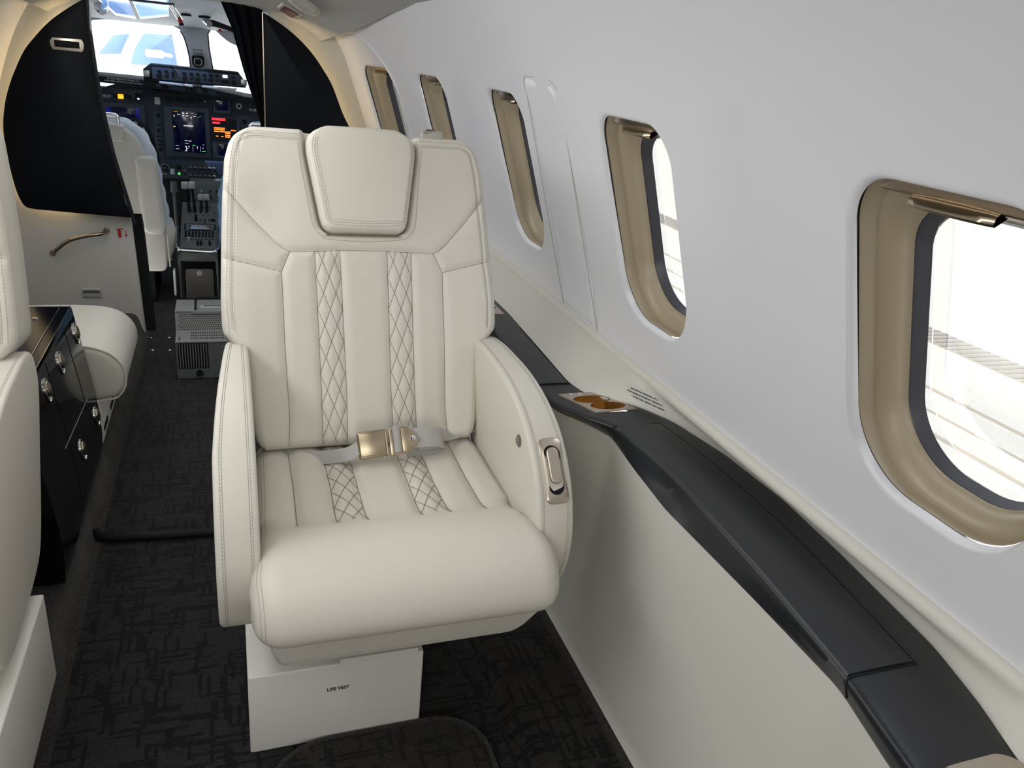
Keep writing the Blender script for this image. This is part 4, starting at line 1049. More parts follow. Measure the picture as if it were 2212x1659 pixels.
# ------------------------------------------------------------------ instrument panel
ip_ = thing('instrument_panel', 'dark blue-grey cockpit instrument panel with screens, switches and warning lights', 'instrument panel', (-.1, 5.0, .5))
PY = 4.95
def pb(a, b, t, m, name, par, y=PY, r=.002, base=0, label=None):
    x0, x1 = sorted((a[0], b[0])); z0, z1 = sorted((a[1], b[1])); mb = MB(); mb.rbox(((x0+x1)/2, y-base-t/2, (z0+z1)/2), (x1-x0, t, z1-z0), r, 2); return build(name, mb, m, par, sharp=35, label=label)
body = [(-.80, .585), (.62, .585), (.62, .86)]+[tuple(p) for p in smooth_poly([(.60, .90), (.45, .945), (.15, .955), (-.10, .965), (-.36, .985), (-.50, .975), (-.60, .945), (-.70, .88)], 5)]+[(-.80, .80)]
mb = MB(); mb.prism(body, 1, PY, PY+.06, .004, 2); pbody = build('panel_face', mb, 'instr', ip_, sharp=40)
mb = MB(); P = [(-.85, .93), (.70, .86), (.70, .915), (.14, .955), (-.10, .985), (-.375, 1.005), (-.66, 1.012), (-.85, 1.005)]
mb.prism([(-.85, .955), (-.66, .972), (-.60, .975), (-.375, .968), (-.10, .952), (.14, .925), (.70, .86), (.70, .915), (.14, .955), (-.10, .985), (-.375, 1.002), (-.66, 1.008), (-.85, 1.005)], 1, 4.86, 5.24, .006, 2); gs = build('glareshield', mb, 'dark', ip_, sharp=40)
mb = MB(); F3 = frame((-.492, 4.858, .993), (.19, 0, -.005), (0, 0, 1))
for i, s_ in enumerate(('SEE AIRPLANE FLIGHT MANUAL FOR', 'OPERATING LIMITATIONS AND PLACARDS')):
    t = text_mb(s_, .0095); t.xf(F3 @ Matrix.Translation((0, .005-.012*i, 0))); mb.add(t.v, t.f)
build('lettering', mb, 'print_white', gs)
# raised flight guidance panel
ap = [(-0.392, 1.002), (-0.393, 1.060), (-0.359, 1.088), (0.086, 1.083), (0.114, 1.045), (0.125, 1.007)]
mb = MB(); mb.prism(ap, 1, 4.86, 5.0, .003, 2); gp = build('guidance_panel', mb, 'dark', ip_, sharp=40)
q = [(-0.349, 1.015), (-0.349, 1.075), (0.100, 1.070), (0.093, 1.012)]
mb = MB(); mb.prism(q, 1, 4.854, 4.862, .001, 2); gf = build('control_face', mb, 'instrlight', gp, sharp=30)
def knob(c, r, y, par, m='knob', d=.014, name='knob'):
    mb = MB(); mb.tube([(c[0], y, c[1]), (c[0], y-d*.8, c[1]), (c[0], y-d, c[1])], [r, r*.92, r*.75], 14); mb.rbox((c[0], y-d, c[1]+r*.4), (r*.25, .001, r*.8), 0); return build(name, mb, m, par)
for c in ((-0.318, 1.032), (-0.192, 1.032), (-0.126, 1.033), (-0.059, 1.034), (0.059, 1.031)): knob(c, .0125, 4.854, gf)
for c in ((-0.316, 1.057), (-0.281, 1.058), (-0.282, 1.035), (-0.191, 1.057), (-0.157, 1.057), (-0.157, 1.035), (-0.124, 1.058), (-0.091, 1.056), (-0.091, 1.034), (-0.058, 1.056), (-0.024, 1.057), (-0.025, 1.034), (0.059, 1.056)):
    pb((c[0]-.009, c[1]-.006), (c[0]+.009, c[1]+.006), .004, 'knob', 'push_button', gf, y=4.854)
a = (0.016, 1.058); pb((a[0]-.013, a[1]-.008), (a[0]+.013, a[1]+.008), .004, 'white_glow', 'lit_button', gf, y=4.854)
a = (0.015, 1.032); pb((a[0]-.022, a[1]-.009), (a[0]+.022, a[1]+.009), .003, 'knob', 'readout', gf, y=4.854)
a = (-0.249, 1.045); pb((a[0]-.005, a[1]-.017), (a[0]+.005, a[1]+.017), .006, 'knob', 'thumb_wheel', gf, y=4.854)
for c in ((-0.377, 1.039), (0.113, 1.035)): pb((c[0]-.016, c[1]-.016), (c[0]+.016, c[1]+.016), .012, 'steel', 'end_button', gp, y=4.86)
mb = MB(); mb.rbox((-.11, 4.92, .945), (.50, .05, .03), .006); build('under_shelf', mb, 'knob', gp)
for (A_, B_) in (((-0.317, 1.001), (-0.150, 0.996)), ((-0.103, 0.998), (0.070, 0.995))):
    mb = MB(); mb.tube([(A_[0], 4.88, A_[1]), (A_[0]+.004, 4.84, A_[1]), (B_[0]-.004, 4.84, B_[1]), (B_[0], 4.88, B_[1])], .0065, 8); build('hand_hold', mb, 'boxlight', gp)
# screens
def screen(a, b, c, d, scr, name, par=ip_):
    f_ = pb(a, b, .018, 'instrlight', name, par, r=.008); s_ = pb(c, d, .002, scr, 'display', f_, base=.018, r=.0005); return f_, s_
screen((-0.643, 0.874), (-0.404, 0.726), (-0.598, 0.851), (-0.433, 0.739), 'bluescreen', 'flight_display')
pb((-0.575, 0.852), (-0.452, 0.750), .0015, 'screen', 'display_mask', pbody, y=4.93, r=.012)
mf, ms = screen((-0.311, 0.877), (-0.075, 0.607), (-0.270, 0.855), (-0.101, 0.634), 'screen', 'engine_display')
Y2 = PY-.0205
def marks(lst, m, name, par, y=Y2):
    mb = MB()
    for (px, pz, w, h) in lst: mb.rbox((px, y, pz), (w, .0008, h), 0)
    return build(name, mb, m, par)
def mk(x, z, w, h): return (x, z, w, h)
U0, U1 = (-0.269, 0.855), (-0.101, 0.637)
def uv(u, v, w, h): return (lerp(U0[0], U1[0], u), lerp(U0[1], U1[1], v), w, h)
wl = [uv(.48, .355, .05, .004)]+[uv(.38, .725, .014, .003), uv(.50, .73, .014, .003)]+[uv(.34+.12*i, .05+.06*j, .010, .004) for i in range(2) for j in range(2)]+[uv(.06, .13, .004, .010), uv(.58, .15, .004, .010)]
wl += [uv(.20, .09, .014, .002), uv(.69, .11, .014, .002), uv(.10, .86, .016, .0012), uv(.10, .94, .018, .0012), uv(.36, .87, .006, .004), uv(.46, .87, .006, .004), uv(.38, .92, .003, .020), uv(.42, .92, .010, .001), uv(.36, .98, .010, .003), uv(.90, .89, .006, .003), uv(.92, .81, .008, .0015), uv(.40, .79, .020, .001), uv(.72, .88, .002, .016), uv(.58, .92, .0008, .03), uv(.82, .92, .0008, .03)]
marks(wl, 'white_glow', 'white_symbols', ms)
marks([uv(.62, .83, .012, .003), uv(.92, .97, .018, .003), uv(.74, .06, .006, .002), uv(.80, .13, .004, .003), uv(.86, .1, .004, .003)], 'green_glow', 'green_symbols', ms)
marks([uv(.05, .39, .010, .004), uv(.12, .025, .022, .001), uv(.62, .04, .012, .001)], 'amber', 'amber_symbols', ms)
screen((-0.052, 0.948), (0.040, 0.856), (-0.043, 0.934), (0.026, 0.873), 'screen', 'standby_display')
cb, _ = screen((-0.069, 0.838), (0.087, 0.717), (-0.065, 0.831), (0.067, 0.721), 'knob', 'warning_panel')
def W(px, pz): return (px, pz)
marks([(*(-0.028, 0.824), .030*2.4, .012), (*(-0.041, 0.804), .040, .010)], 'red_glow', 'red_warnings', cb, PY-.021)
am = []
for (x, z) in ((-0.040, 0.777), (-0.040, 0.769), (-0.041, 0.758), (-0.010, 0.777), (-0.011, 0.768), (-0.011, 0.758), (0.019, 0.758), (0.018, 0.750), (0.018, 0.739), (0.017, 0.730), (0.049, 0.768)): am.append((x, z, .028, .0055))
for (x, z) in ((-0.039, 0.732), (-0.012, 0.731)): am.append((x, z, .013, .005))
marks(am, 'orange_glow', 'amber_cautions', cb, PY-.021)
# left panel bits
am_ = (-0.521, 0.906); o = pb((am_[0]-.014, am_[1]-.012), (am_[0]+.014, am_[1]+.012), .010, 'amber', 'master_caution', pbody, r=.004)
for c in ((-0.548, 0.907), (-0.496, 0.906), (-0.478, 0.905)): pb((c[0]-.010, c[1]-.011), (c[0]+.010, c[1]+.011), .005, 'knob', 'push_button', pbody)
a = (-0.436, 0.909); o = pb((a[0]-.014, a[1]-.017), (a[0]+.014, a[1]+.017), .006, 'knob', 'switch', pbody); a = (-0.434, 0.901); pb((a[0]-.006, a[1]-.004), (a[0]+.006, a[1]+.004), .009, 'white_glow', 'switch_light', pbody)
mb = MB()
for i in range(5):
    a, b = (-0.562, 0.946), (-0.409, 0.942); z = lerp(a[1], b[1], .0)-.009*i-.004
    mb.rbox((lerp(a[0], b[0], .5-.02*i), PY-.001, z), ((b[0]-a[0])*(1-.06*i), .001, .0035), 0)
for i in range(3):
    a = (0.082, 0.934); mb.rbox((a[0], PY-.001, a[1]-.008*i), (.05, .001, .003), 0)
build('placard_lines', mb, 'boxgrey', pbody)
for (c, s_) in (((-0.611, 0.902), 'N189LW'), ((0.194, 0.885), 'N189LW')):
    mb = text_mb(s_, .0205, .0005, .0005)
    xs = [v[0] for v in mb.v]; wd = max(xs)-min(xs)
    # left sign: its right end shows; right sign: its left end shows
    xc = ((-0.568, 0.903)[0]-wd/2) if c[0] < -.3 else ((0.139, 0.896)[0]+wd/2)
    mb.xf(frame((xc, PY-.0012, c[1]), (1, 0, -.004), (0, 0, 1))); build('registration', mb, 'print_white', pbody)
# knob column between the displays
kc = pb((-0.365, 0.844), (-0.327, 0.611), .006, 'instrlight', 'radio_column', ip_, r=.004)
for c in ((-0.341, 0.823), (-0.344, 0.741), (-0.344, 0.636)): knob(c, .0105, PY-.006, kc)
for c in ((-0.343, 0.773), (-0.343, 0.709), (-0.343, 0.686), (-0.342, 0.664)): pb((c[0]-.013, c[1]-.004), (c[0]+.013, c[1]+.004), .004, 'knob', 'push_button', kc, y=PY-.006)
# switch row above the engine display
for c in ((-0.242, 0.924), (-0.214, 0.921), (-0.185, 0.922), (-0.157, 0.923)): pb((c[0]-.0105, c[1]-.021), (c[0]+.0105, c[1]+.021), .005, 'knob', 'rocker_switch', pbody)
for c in ((-0.296, 0.933), (-0.273, 0.933), (-0.297, 0.911), (-0.275, 0.910), (-0.125, 0.933), (-0.126, 0.914)): pb((c[0]-.009, c[1]-.009), (c[0]+.009, c[1]+.009), .004, 'knob', 'push_button', pbody)
for c in ((-0.093, 0.935), (-0.095, 0.913), (-0.340, 0.933), (-0.327, 0.943)): knob(c, .005, PY, pbody, 'boxlight', .012, 'toggle')
a = (-0.340, 0.899); o = pb((a[0]-.014, a[1]-.020), (a[0]+.014, a[1]+.018), .006, 'boxlight', 'gear_placard', pbody); 
a = (0.084, 0.902); knob(a, .017, PY, pbody, 'boxlight', .012, 'key_lock'); knob(a, .009, PY-.012, pbody, 'knob', .002, 'key_slot')
a = (0.109, 0.818); pb((a[0]-.03, a[1]-.035), (a[0]+.03, a[1]+.035), .008, 'instrlight', 'side_panel', pbody); knob(a, .012, PY-.008, pbody)
a, b = (-0.071, 0.700), (0.109, 0.609); sp_ = pb(a, b, .008, 'instrlight', 'radio_panel', ip_); pb((-0.037, 0.688), (0.021, 0.624), .002, 'screen', 'display', sp_, base=.008)
for c in ((-0.057, 0.681), (-0.055, 0.666), (-0.056, 0.648)): knob(c, .003, PY-.008, sp_, 'boxlight', .005, 'toggle')
# lower switch panel
lo_ = pb((-0.359, 0.598), (0.028, 0.497), .05, 'instr', 'lower_panel', ip_, y=4.90, r=.004)
YL = 4.85
c = (-0.318, 0.557); mb = MB(); mb.tube([(c[0], YL, c[1]), (c[0], YL-.006, c[1])], .023, 24); g_ = build('gauge', mb, 'knob', lo_); mb = MB(); mb.tube([(c[0]+.019*math.cos(t), YL-.0065, c[1]+.019*math.sin(t)) for t in np.linspace(-.6, 3.7, 20)], .0010, 4); mb.rbox((c[0]-.003, YL-.007, c[1]-.003), (.018, .0008, .0016), 0); build('gauge_marks', mb, 'print_white', g_)
a = (-0.281, 0.537); pb((a[0]-.011, a[1]-.015), (a[0]+.011, a[1]+.015), .022, 'boxlight', 'gear_handle', lo_, y=YL, r=.004)
a = (-0.246, 0.561); pb((a[0]-.011, a[1]-.011), (a[0]+.011, a[1]+.011), .004, 'knob', 'push_button', lo_, y=YL)
for a in ((-0.248, 0.529), (-0.247, 0.522)): pb((a[0]-.006, a[1]-.003), (a[0]+.006, a[1]+.003), .005, 'green_glow', 'gear_light', lo_, y=YL)
cs_ = [(-0.320, 0.517), (-0.218, 0.540)]
cs_ += [(-0.188, 0.562), (-0.164, 0.563), (-0.139, 0.562), (-0.111, 0.562), (-0.087, 0.562), (-0.063, 0.562), (-0.190, 0.518), (-0.163, 0.518), (-0.138, 0.518), (-0.112, 0.518), (-0.087, 0.518), (-0.064, 0.518)]
for c in cs_:
    k_ = knob(c, .0085, YL, lo_, 'knob', .010, 'rotary_switch'); mb = MB(); mb.tube([(c[0]+.0088*math.cos(t), YL-.0102, c[1]+.0088*math.sin(t)) for t in np.linspace(.2, 3.0, 10)], .0010, 4); mb.rbox((c[0]+.002, YL-.0108, c[1]+.001), (.008, .0008, .0018), 0); build('index_mark', mb, 'print_white', k_)
mb = MB()
for px in (349, 372, 405): pass
for c in ((-0.297, 0.543), (-0.204, 0.543)): mb.rbox((c[0], YL-.0008, c[1]), (.0012, .001, .085), 0)
for c in ((-0.175, 0.580), (-0.117, 0.581), (-0.073, 0.580), (-0.178, 0.534), (-0.124, 0.535), (-0.070, 0.537)): mb.rbox((c[0], YL-.0008, c[1]), (.03, .001, .0016), 0)
build('panel_lines', mb, 'boxgrey', lo_)

# ------------------------------------------------------------------ centre pedestal
pd = thing('centre_console', 'grey cockpit centre console with levers, keypad and chrome front rail', 'console', (-.13, 4.4, 0))
# sloping deck: from the rail end (near, low) up to the throttle end
FN = Vector((-.145, 4.13, .276)); FD = Vector((-.130, 4.62, .412))
def deck(u, v, o=0.):     # u across in metres, v 0..1 along the slope
    c = FN.lerp(FD, v); n = Vector((0, -.136, .49)).normalized(); return c+Vector((u, 0, 0))+n*o
mb = MB(); w0, w1 = .088, .100
A = []
for v in (0, .35, .6, 1): 
    w = lerp(w0, w1, v); p = deck(0, v); A.append([(p.x-w, p.y, .16 if v > 0 else .215), deck(-w, v, -.004), deck(-w+.004, v), deck(w-.004, v), deck(w, v, -.004), (p.x+w, p.y, .16 if v > 0 else .215)])
mb.grid(A, closed_v=True); mb.add(A[0], [tuple(range(6))]); mb.add(A[-1], [tuple(range(6))])
cb_ = build('console_body', mb, 'boxgrey', pd, sharp=30)
def dbox(u, v, w, l, t, m, name, par, o=0., r=.001):
    F4 = frame(deck(u, v, o+t/2), (1, 0, 0), FD-FN); mb = MB(); mb.rbox((0, 0, 0), (w, l, t), r, 2, F4); return build(name, mb, m, par, sharp=30)
km = dbox(0, .335, .160, .150, .005, 'boxgrey', 'flight_management_unit', pd)
ds = dbox(0, .42, .100, .062, .003, 'dark', 'display', km, .005); 
for i, (a, b, w) in enumerate(((-.02, .455, .05), (.012, .44, .034), (-.01, .415, .07), (.02, .395, .04), (-.028, .44, .025))): dbox(a, b, w, .007, .0006, 'boxlight', 'readout_line', ds, .008)
dbox(0, .425, .094, .052, .0004, 'steel', 'lit_screen', ds, .0079)
for j in range(5):
    for i in range(9): dbox(-.064+.016*i, .345-.034*j*.9, .011, .010, .003, 'knob', 'key', km, .005)
for j in range(4):
    for sx in (-.072, .072): dbox(sx, .47-.03*j, .008, .010, .003, 'knob', 'key', km, .005)
lowp = dbox(0, .085, .160, .085, .004, 'boxgrey', 'switch_plate', pd)
for (u, v, m_) in ((-.045, .10, 'boxlight'),): 
    mb = MB(); mb.tube([deck(u, v, .004), deck(u, v, .030), deck(u, v, .036)], [.003, .005, .006], 10); build('toggle', mb, m_, lowp)
for u in (-.004, .012, .052): dbox(u, .075, .011, .020, .020, 'knob', 'selector', lowp, .004, .002)
up = dbox(0, .58, .165, .065, .004, 'boxgrey', 'switch_plate', pd)
dbox(-.022, .585, .014, .030, .026, 'knob', 'selector', up, .004, .003); dbox(.062, .57, .020, .014, .012, 'knob', 'selector', up, .004, .003)
for i, u in enumerate((.0, .022, .044)):
    for j in range(2+i % 2): dbox(u, .60-.035*j, .012, .006, .003, 'knob', 'push_button', up, .004)
for u in (-.052, -.022, .008, .036, .066):
    mb = MB(); mb.tube([deck(u, .69, .0), deck(u, .70, .014), deck(u, .70, .018)], [.003, .004, .005], 8); build('toggle', mb, 'chrome', pd)
# throttles and thrust levers
def lever(u, v0, top, m1, kn, name, wk, hk):
    a = deck(u, v0, -.005); t = Vector(top); mb = MB(); mb.tube([a, a.lerp(t, .5)+Vector((0, .01, 0)), t], [.008, .007, .006], 8); l = build(name, mb, m1, pd)
    mb = MB(); mb.rbox(t, (wk, .028, hk), .008, 3); build('knob', mb, kn, l, sharp=50); return l
lever(-.055, .76, (*[(-0.207, 0.523)[0]], 4.50, (-0.207, 0.523)[1]), 'dark', 'boxlight', 'thrust_lever', .034, .038)
lever(-.030, .76, (*[(-0.173, 0.525)[0]], 4.50, (-0.173, 0.525)[1]), 'dark', 'boxlight', 'thrust_lever', .034, .038)
lever(.000, .76, (*[(-0.133, 0.454)[0]], 4.55, (-0.133, 0.454)[1]), 'dark', 'boxlight', 'reverse_lever', .030, .034)
lever(.030, .76, (*[(-0.106, 0.455)[0]], 4.55, (-0.106, 0.455)[1]), 'dark', 'boxlight', 'reverse_lever', .030, .034)
# upright block under the panel, behind the levers
mb = MB(); mb.rbox((-.095, 4.78, .37), (.19, .12, .28), .006); ub = build('console_riser', mb, 'boxgrey', pd, sharp=30)
random.seed(7)
for k in range(16):
    x = -.170+.040*(k % 5)+random.uniform(-.006, .006); z = .39+.034*(k//5); r = random.choice((.003, .004, .006))
    mb = MB(); mb.tube([(x, 4.72, z), (x, 4.708, z)], r, 8); build('toggle', mb, 'amber' if k in (4, 8) and 0 else random.choice(('boxlight', 'steel', 'knob')), ub)
# chrome rail
mb = MB(); mb.tube(smooth_poly([(-.243, 4.30, .345), (-.243, 4.14, .300), (-.236, 4.085, .290), (-.215, 4.075, .281), (-.085, 4.07, .276), (-.062, 4.08, .283), (-.048, 4.14, .295), (-.048, 4.30, .345)], 6), .0065, 10); build('guard_rail', mb, 'chrome', pd)
mb = MB(); mb.rbox((-.145, 4.13, .245), (.168, .03, .03), .003); mb.rbox((-.238, 4.15, .13), (.012, .02, .22), .003); mb.rbox((-.062, 4.15, .13), (.012, .02, .22), .003); build('frame', mb, 'boxgrey', pd, sharp=30)
mb = MB(); mb.rbox((-.15, 4.45, .10), (.16, .4, .17), .004); build('plinth', mb, 'dark', pd)

# tilted grey board leaning below the console
bd = thing('step_board', 'dark grey wood-grained board with a finger hole leaning below the cockpit console', 'board', (-.13, 3.85, .0))
Fb = frame((-.1355, 3.82, .185), (1, 0, 0), (0, .12, .99)); mb = MB(); mb.prism(rrect(-.060, .060, -.066, .070, .010, 4), 2, -.004, .004, .001, 2); mb.xf(Fb); build('board', mb, 'wood', bd, sharp=30)
mb = MB(); L = [Fb @ Vector((.0+.011*math.cos(t), .052+.011*math.sin(t), .0045)) for t in np.linspace(0, 2*PI, 20, endpoint=False)]; mb.tube(L, .0012, 5, closed=True); mb.add(L, [tuple(range(20))]); build('finger_hole', mb, 'steel', bd)
for sx in (-.072, .072):
    mb = MB(); mb.rbox((-.1355+sx, 3.80, .12), (.006, .012, .24), .001); build('side_rail', mb, 'dark', bd)

# ------------------------------------------------------------------ equipment case in the aisle
ec = thing('equipment_case', 'grey metal equipment case with perforated top and dark red caps on the aisle floor', 'case', (-.05, 3.3, 0))
mb = MB(); mb.prism([(3.11, .004), (3.11, .158), (3.20, .172), (3.215, .245), (3.36, .250), (3.36, .004)], 0, -.213, .11, .002, 2)
b_ = build('case_body', mb, 'boxgrey', ec, sharp=30)
mb = MB(); mb.add([(-.212, 3.108, .160), (.109, 3.108, .160), (.109, 3.198, .1745), (-.212, 3.198, .1745)], [(0, 1, 2, 3)]); mb.rbox((-.0515, 3.109, .158), (.323, .004, .006), .001); sh_ = build('shelf', mb, 'caselight', ec)
mb = MB()
for j in range(3):
    for i in range(22):
        x = -.155+.0085*i; y = 3.13+.022*j; mb.rbox((x, y, .1655+.0145/.09*(y-3.11)-.002), (.004, .006, .0012), 0)
for i in range(7): mb.rbox((.045+.008*i, 3.155, .1685), (.003, .07, .0014), 0)
for j in range(4): mb.rbox((-.198, 3.125+.018*j, .1655), (.006, .007, .0014), 0)
build('vent_slots', mb, 'dark', sh_)
mb = MB(); mb.add([(-.213, 3.1985, .174), (.11, 3.1985, .174), (.11, 3.2135, .246), (-.213, 3.2135, .246)], [(0, 1, 2, 3)]); pf = build('perforated_face', mb, 'caselight', ec)
mb = MB()
for j in range(8):
    for i in range(34):
        x = -.200+.0086*i+(.0043 if j % 2 else 0); t = .08+.8*j/7; c = Vector((x, lerp(3.1985, 3.2135, t)-.0006, lerp(.174, .246, t)))
        mb.add([c+Vector((.0022*math.cos(a), -.0004, .0026*math.sin(a))) for a in np.linspace(0, 2*PI, 7)[:-1]], [tuple(range(6))])
build('holes', mb, 'dark', pf)
mb = MB(); mb.rbox((-.0515, 3.286, .250), (.323, .15, .006), .002); tp = build('top_plate', mb, 'caselight', ec, sharp=30)
mb = MB(); mb.rbox((-.075, 3.222, .246), (.150, .03, .016), .003); build('handle_block', mb, 'caselight', tp, sharp=30)
mb = MB(); mb.tube([(-.137, 3.215, .254), (-.135, 3.24, .290), (-.125, 3.245, .296), (-.02, 3.245, .296), (-.012, 3.24, .290), (-.008, 3.215, .254)], .0045, 8); build('carry_handle', mb, 'dark', tp)
mb = MB(); mb.rbox((-.072, 3.26, .2545), (.10, .03, .004), .001); mb2 = build('slot_plate', mb, 'label', tp); mb = MB(); mb.rbox((-.072, 3.262, .2572), (.07, .006, .0015), 0); build('slot', mb, 'dark', mb2)
mb = MB()
for i in range(11):
    x = -.200+.0098*i; P = [(x+.0015*(k % 2), 3.1085, .150-.0026*k) for k in range(40)]; mb.tube(P, .0016, 4)
fi = build('heat_fins', mb, 'steel', ec)
mb = MB(); mb.rbox((-.150, 3.1092, .10), (.112, .001, .108), 0); build('fin_backing', mb, 'dark', fi)
mb = MB(); mb.rbox((-.0055, 3.1085, .128), (.030, .002, .020), .0005); lb = build('warning_label', mb, 'label', ec); mb = MB(); mb.rbox((-.0015, 3.107, .133), (.020, .001, .005), 0); build('red_bar', mb, 'print_red', lb)
for (x, z, r) in ((.012, .078, .019), (.012, .022, .019)):
    mb = MB(); mb.rbox((x, 3.1085, z), (.046, .003, .046), .002); fl = build('connector_flange', mb, 'boxgrey', ec, sharp=30); mb = MB(); mb.tube([(x, 3.11, z), (x, 3.092, z), (x, 3.090, z)], [r, r, r*.9], 20); build('red_cap', mb, 'darkred', fl)
mb = MB(); mb.rbox((-.130, 3.1085, .030), (.032, .003, .030), .002); fl = build('connector_flange', mb, 'boxgrey', ec, sharp=30); mb = MB(); mb.tube([(-.130, 3.11, .030), (-.130, 3.095, .030)], .013, 16); build('black_cap', mb, 'knob', fl)
mb = MB()
for (x, z) in ((-.205, .150), (-.070, .150), (-.075, .08), (-.072, .02), (-.2, .012), (-.06, .012)): mb.tube([(x, 3.11, z), (x, 3.107, z)], .003, 8)
build('screws', mb, 'steel', ec)
# floor studs beside the case
for (x, y) in ((-0.345, 3.603), (-0.269, 3.599), (-0.328, 3.445), (-0.259, 3.440)):
    mb = MB(); mb.tube([(x, y, .0), (x, y, .003), (x, y, .005)], [.008, .008, .004], 12); tag(build('floor_stud', mb, 'chrome'), 'small shiny floor stud, one of four beside the equipment case', 'stud', 'floor studs left of the equipment case')

# ------------------------------------------------------------------ pilot seats
def pilot_seat(label, ox, arm=True, mirror=False, cover='fleece'):
    global OFF
    OFF = Vector((ox, 0, 0)); r = thing('pilot_seat', label, 'seat', (-.55, 4.15, .0))
    sh = smooth_poly([(-.78, .20), (-.80, .45), (-.79, .65), (-.745, .785), (-.66, .845), (-.55, .862), (-.45, .845), (-.385, .795), (-.345, .70), (-.318, .55), (-.300, .38), (-.294, .20)], 6)
    mb = MB(); mb.prism([tuple(p) for p in sh], 1, 4.10, 4.16, .018, 4); 
    def lean(v): return (v[0], v[1]-.10*(.85-v[2])*-1*0+.0, v[2])
    s1 = build('seat_shell', mb, 'cseat', r, sharp=60)
    fl = [(x*1.0+(.030 if x > -.55 else -.02)*(1 if z > .3 else .6), z+.018 if z > .6 else z) for x, z in sh]
    mb = MB(); mb.prism(fl, 1, 4.165, 4.27, .035, 5)
    mb.v = [(v[0]+.004*math.sin(v[2]*70+v[1]*30), v[1]+.004*math.sin(v[0]*60), v[2]+.004*math.sin(v[0]*70)) for v in mb.v]
    build('sheepskin_cover', mb, cover, r, sharp=80)
    mb = MB(); mb.rbox((-.60, 4.10, .815), (.34, .05, .075), .01); build('head_block', mb, 'cseat', s1, sharp=50)
    mb = MB(); P = [(-.66, 4.10, .85), (-.66, 4.10, .893), (-.655, 4.10, .900), (-.46, 4.10, .894), (-.452, 4.10, .888), (-.450, 4.10, .845)]; mb.tube(P, .0075, 10); mb.tube([(-.655, 4.10, .878), (-.455, 4.10, .875)], .005, 8); build('grab_rail', mb, 'chrome', s1)
    if arm:
        mb = MB(); A = []
        sec = [(-.390, -.305, .720), (-.392, -.303, .712), (-.391, -.298, .66), (-.389, -.289, .55), (-.387, -.282, .45), (-.385, -.280, .40), (-.380, -.284, .378), (-.366, -.298, .365)]
        for i, (a, b, z) in enumerate(sec):
            k = .010 if i in (0, 7) else 0; A.append(rrect(a+k, b-k, 4.03+k, 4.11-k, .024, 4))
        A = [[(x, y, s_[2]) for x, y in q] for q, s_ in zip(A, sec)]; mb.grid(A, closed_v=True); mb.add(A[0], [tuple(range(len(A[0])))]); mb.add(A[-1], [tuple(range(len(A[-1])))])
        a_ = build('armrest', mb, 'cseat', r, sharp=60)
        mb = MB(); mb.rbox((-.305, 4.09, .352), (.022, .02, .03), .002); build('hinge', mb, 'dark', a_)
    mb = MB(); mb.prism(rrect(-.40, -.288, .178, .40, [.02, .03, .004, .004], 4), 1, 4.06, 4.10, .008, 3); build('back_pocket', mb, 'cseat', r, sharp=50)
    mb = MB(); mb.tube([(-.279, 4.07, .36), (-.276, 4.07, .20)], .004, 6); mb.rbox((-.262, 4.12, .110), (.010, .05, .13), .003); build('lap_strap', mb, 'cseat', r)
    mb = MB(); A = []
    for i, (xc, z, q) in enumerate(((-.300, .385, .012), (-.290, .375, .030), (-.290, .34, .040), (-.290, .30, .038), (-.293, .26, .040), (-.298, .225, .030), (-.305, .21, .012))): A.append([(xc+q*math.cos(t), 4.24+.16*math.sin(t), z) for t in np.linspace(0, 2*PI, 20, endpoint=False)])
    mb.grid(A, closed_v=True); build('cushion_cover', mb, 'fleecewarm', r, sharp=80)
    mb = MB(); mb.rbox((-.53, 4.30, .26), (.46, .46, .12), .03); build('seat_cushion', mb, 'fleecewarm', r, sharp=60)
    mb = MB(); mb.rbox((-.53, 4.30, .10), (.36, .36, .20), .01); build('seat_base', mb, 'dark', r)
    OFF = Vector((0, 0, 0)); return r
pilot_seat('white shelled pilot seat with pale sheepskin cover and armrest, left of the console', 0)
co = thing('pilot_seat', 'blue covered second pilot seat mostly hidden behind the ivory seat back', 'seat', (.22, 4.2, 0))
sh = smooth_poly([(-.022, .14), (-.035, .22), (-.045, .38), (-.042, .52), (-.025, .60), (.02, .70), (.075, .80), (.115, .865), (.16, .895), (.40, .895), (.44, .60), (.46, .14)], 6)
mb = MB(); mb.prism(sh, 1, 4.14, 4.26, .03, 5); mb.v = [(v[0]+.003*math.sin(v[2]*90), v[1], v[2]) for v in mb.v]; build('seat_cover', mb, 'denim', co, sharp=70)
mb = MB(); mb.tube([(.115, 4.10, .845), (.115, 4.10, .885), (.125, 4.10, .893), (.36, 4.10, .885)], .0075, 10); mb.tube([(.12, 4.10, .868), (.36, 4.10, .862)], .005, 8); build('grab_rail', mb, 'chrome', co)
mb = MB(); mb.rbox((.25, 4.35, .25), (.44, .36, .12), .03); build('seat_cushion', mb, 'denim', co, sharp=60)
mb = MB(); mb.rbox((.25, 4.33, .10), (.34, .34, .2), .01); build('seat_base', mb, 'dark', co)
yk = thing('control_yoke', 'black control yoke horn rising beside the sheepskin pilot seat', 'yoke', (-.42, 4.6, .55))
P = smooth_poly([(-.50, 4.62, .790), (-.455, 4.60, .805), (-.425, 4.59, .815), (-.398, 4.58, .795), (-.375, 4.58, .755), (-.358, 4.585, .70), (-.350, 4.59, .65), (-.352, 4.60, .60), (-.37, 4.61, .57)], 6)
mb = MB(); mb.tube(P, [.012+.012*min(1, i/14) for i in range(len(P))], 12); yh = build('horn', mb, 'dark', yk)
mb = MB()
for c in ((-.425, 4.570, .812), (-.390, 4.560, .785)): mb.tube([c, (c[0], c[1]-.02, c[2])], .011, 12)
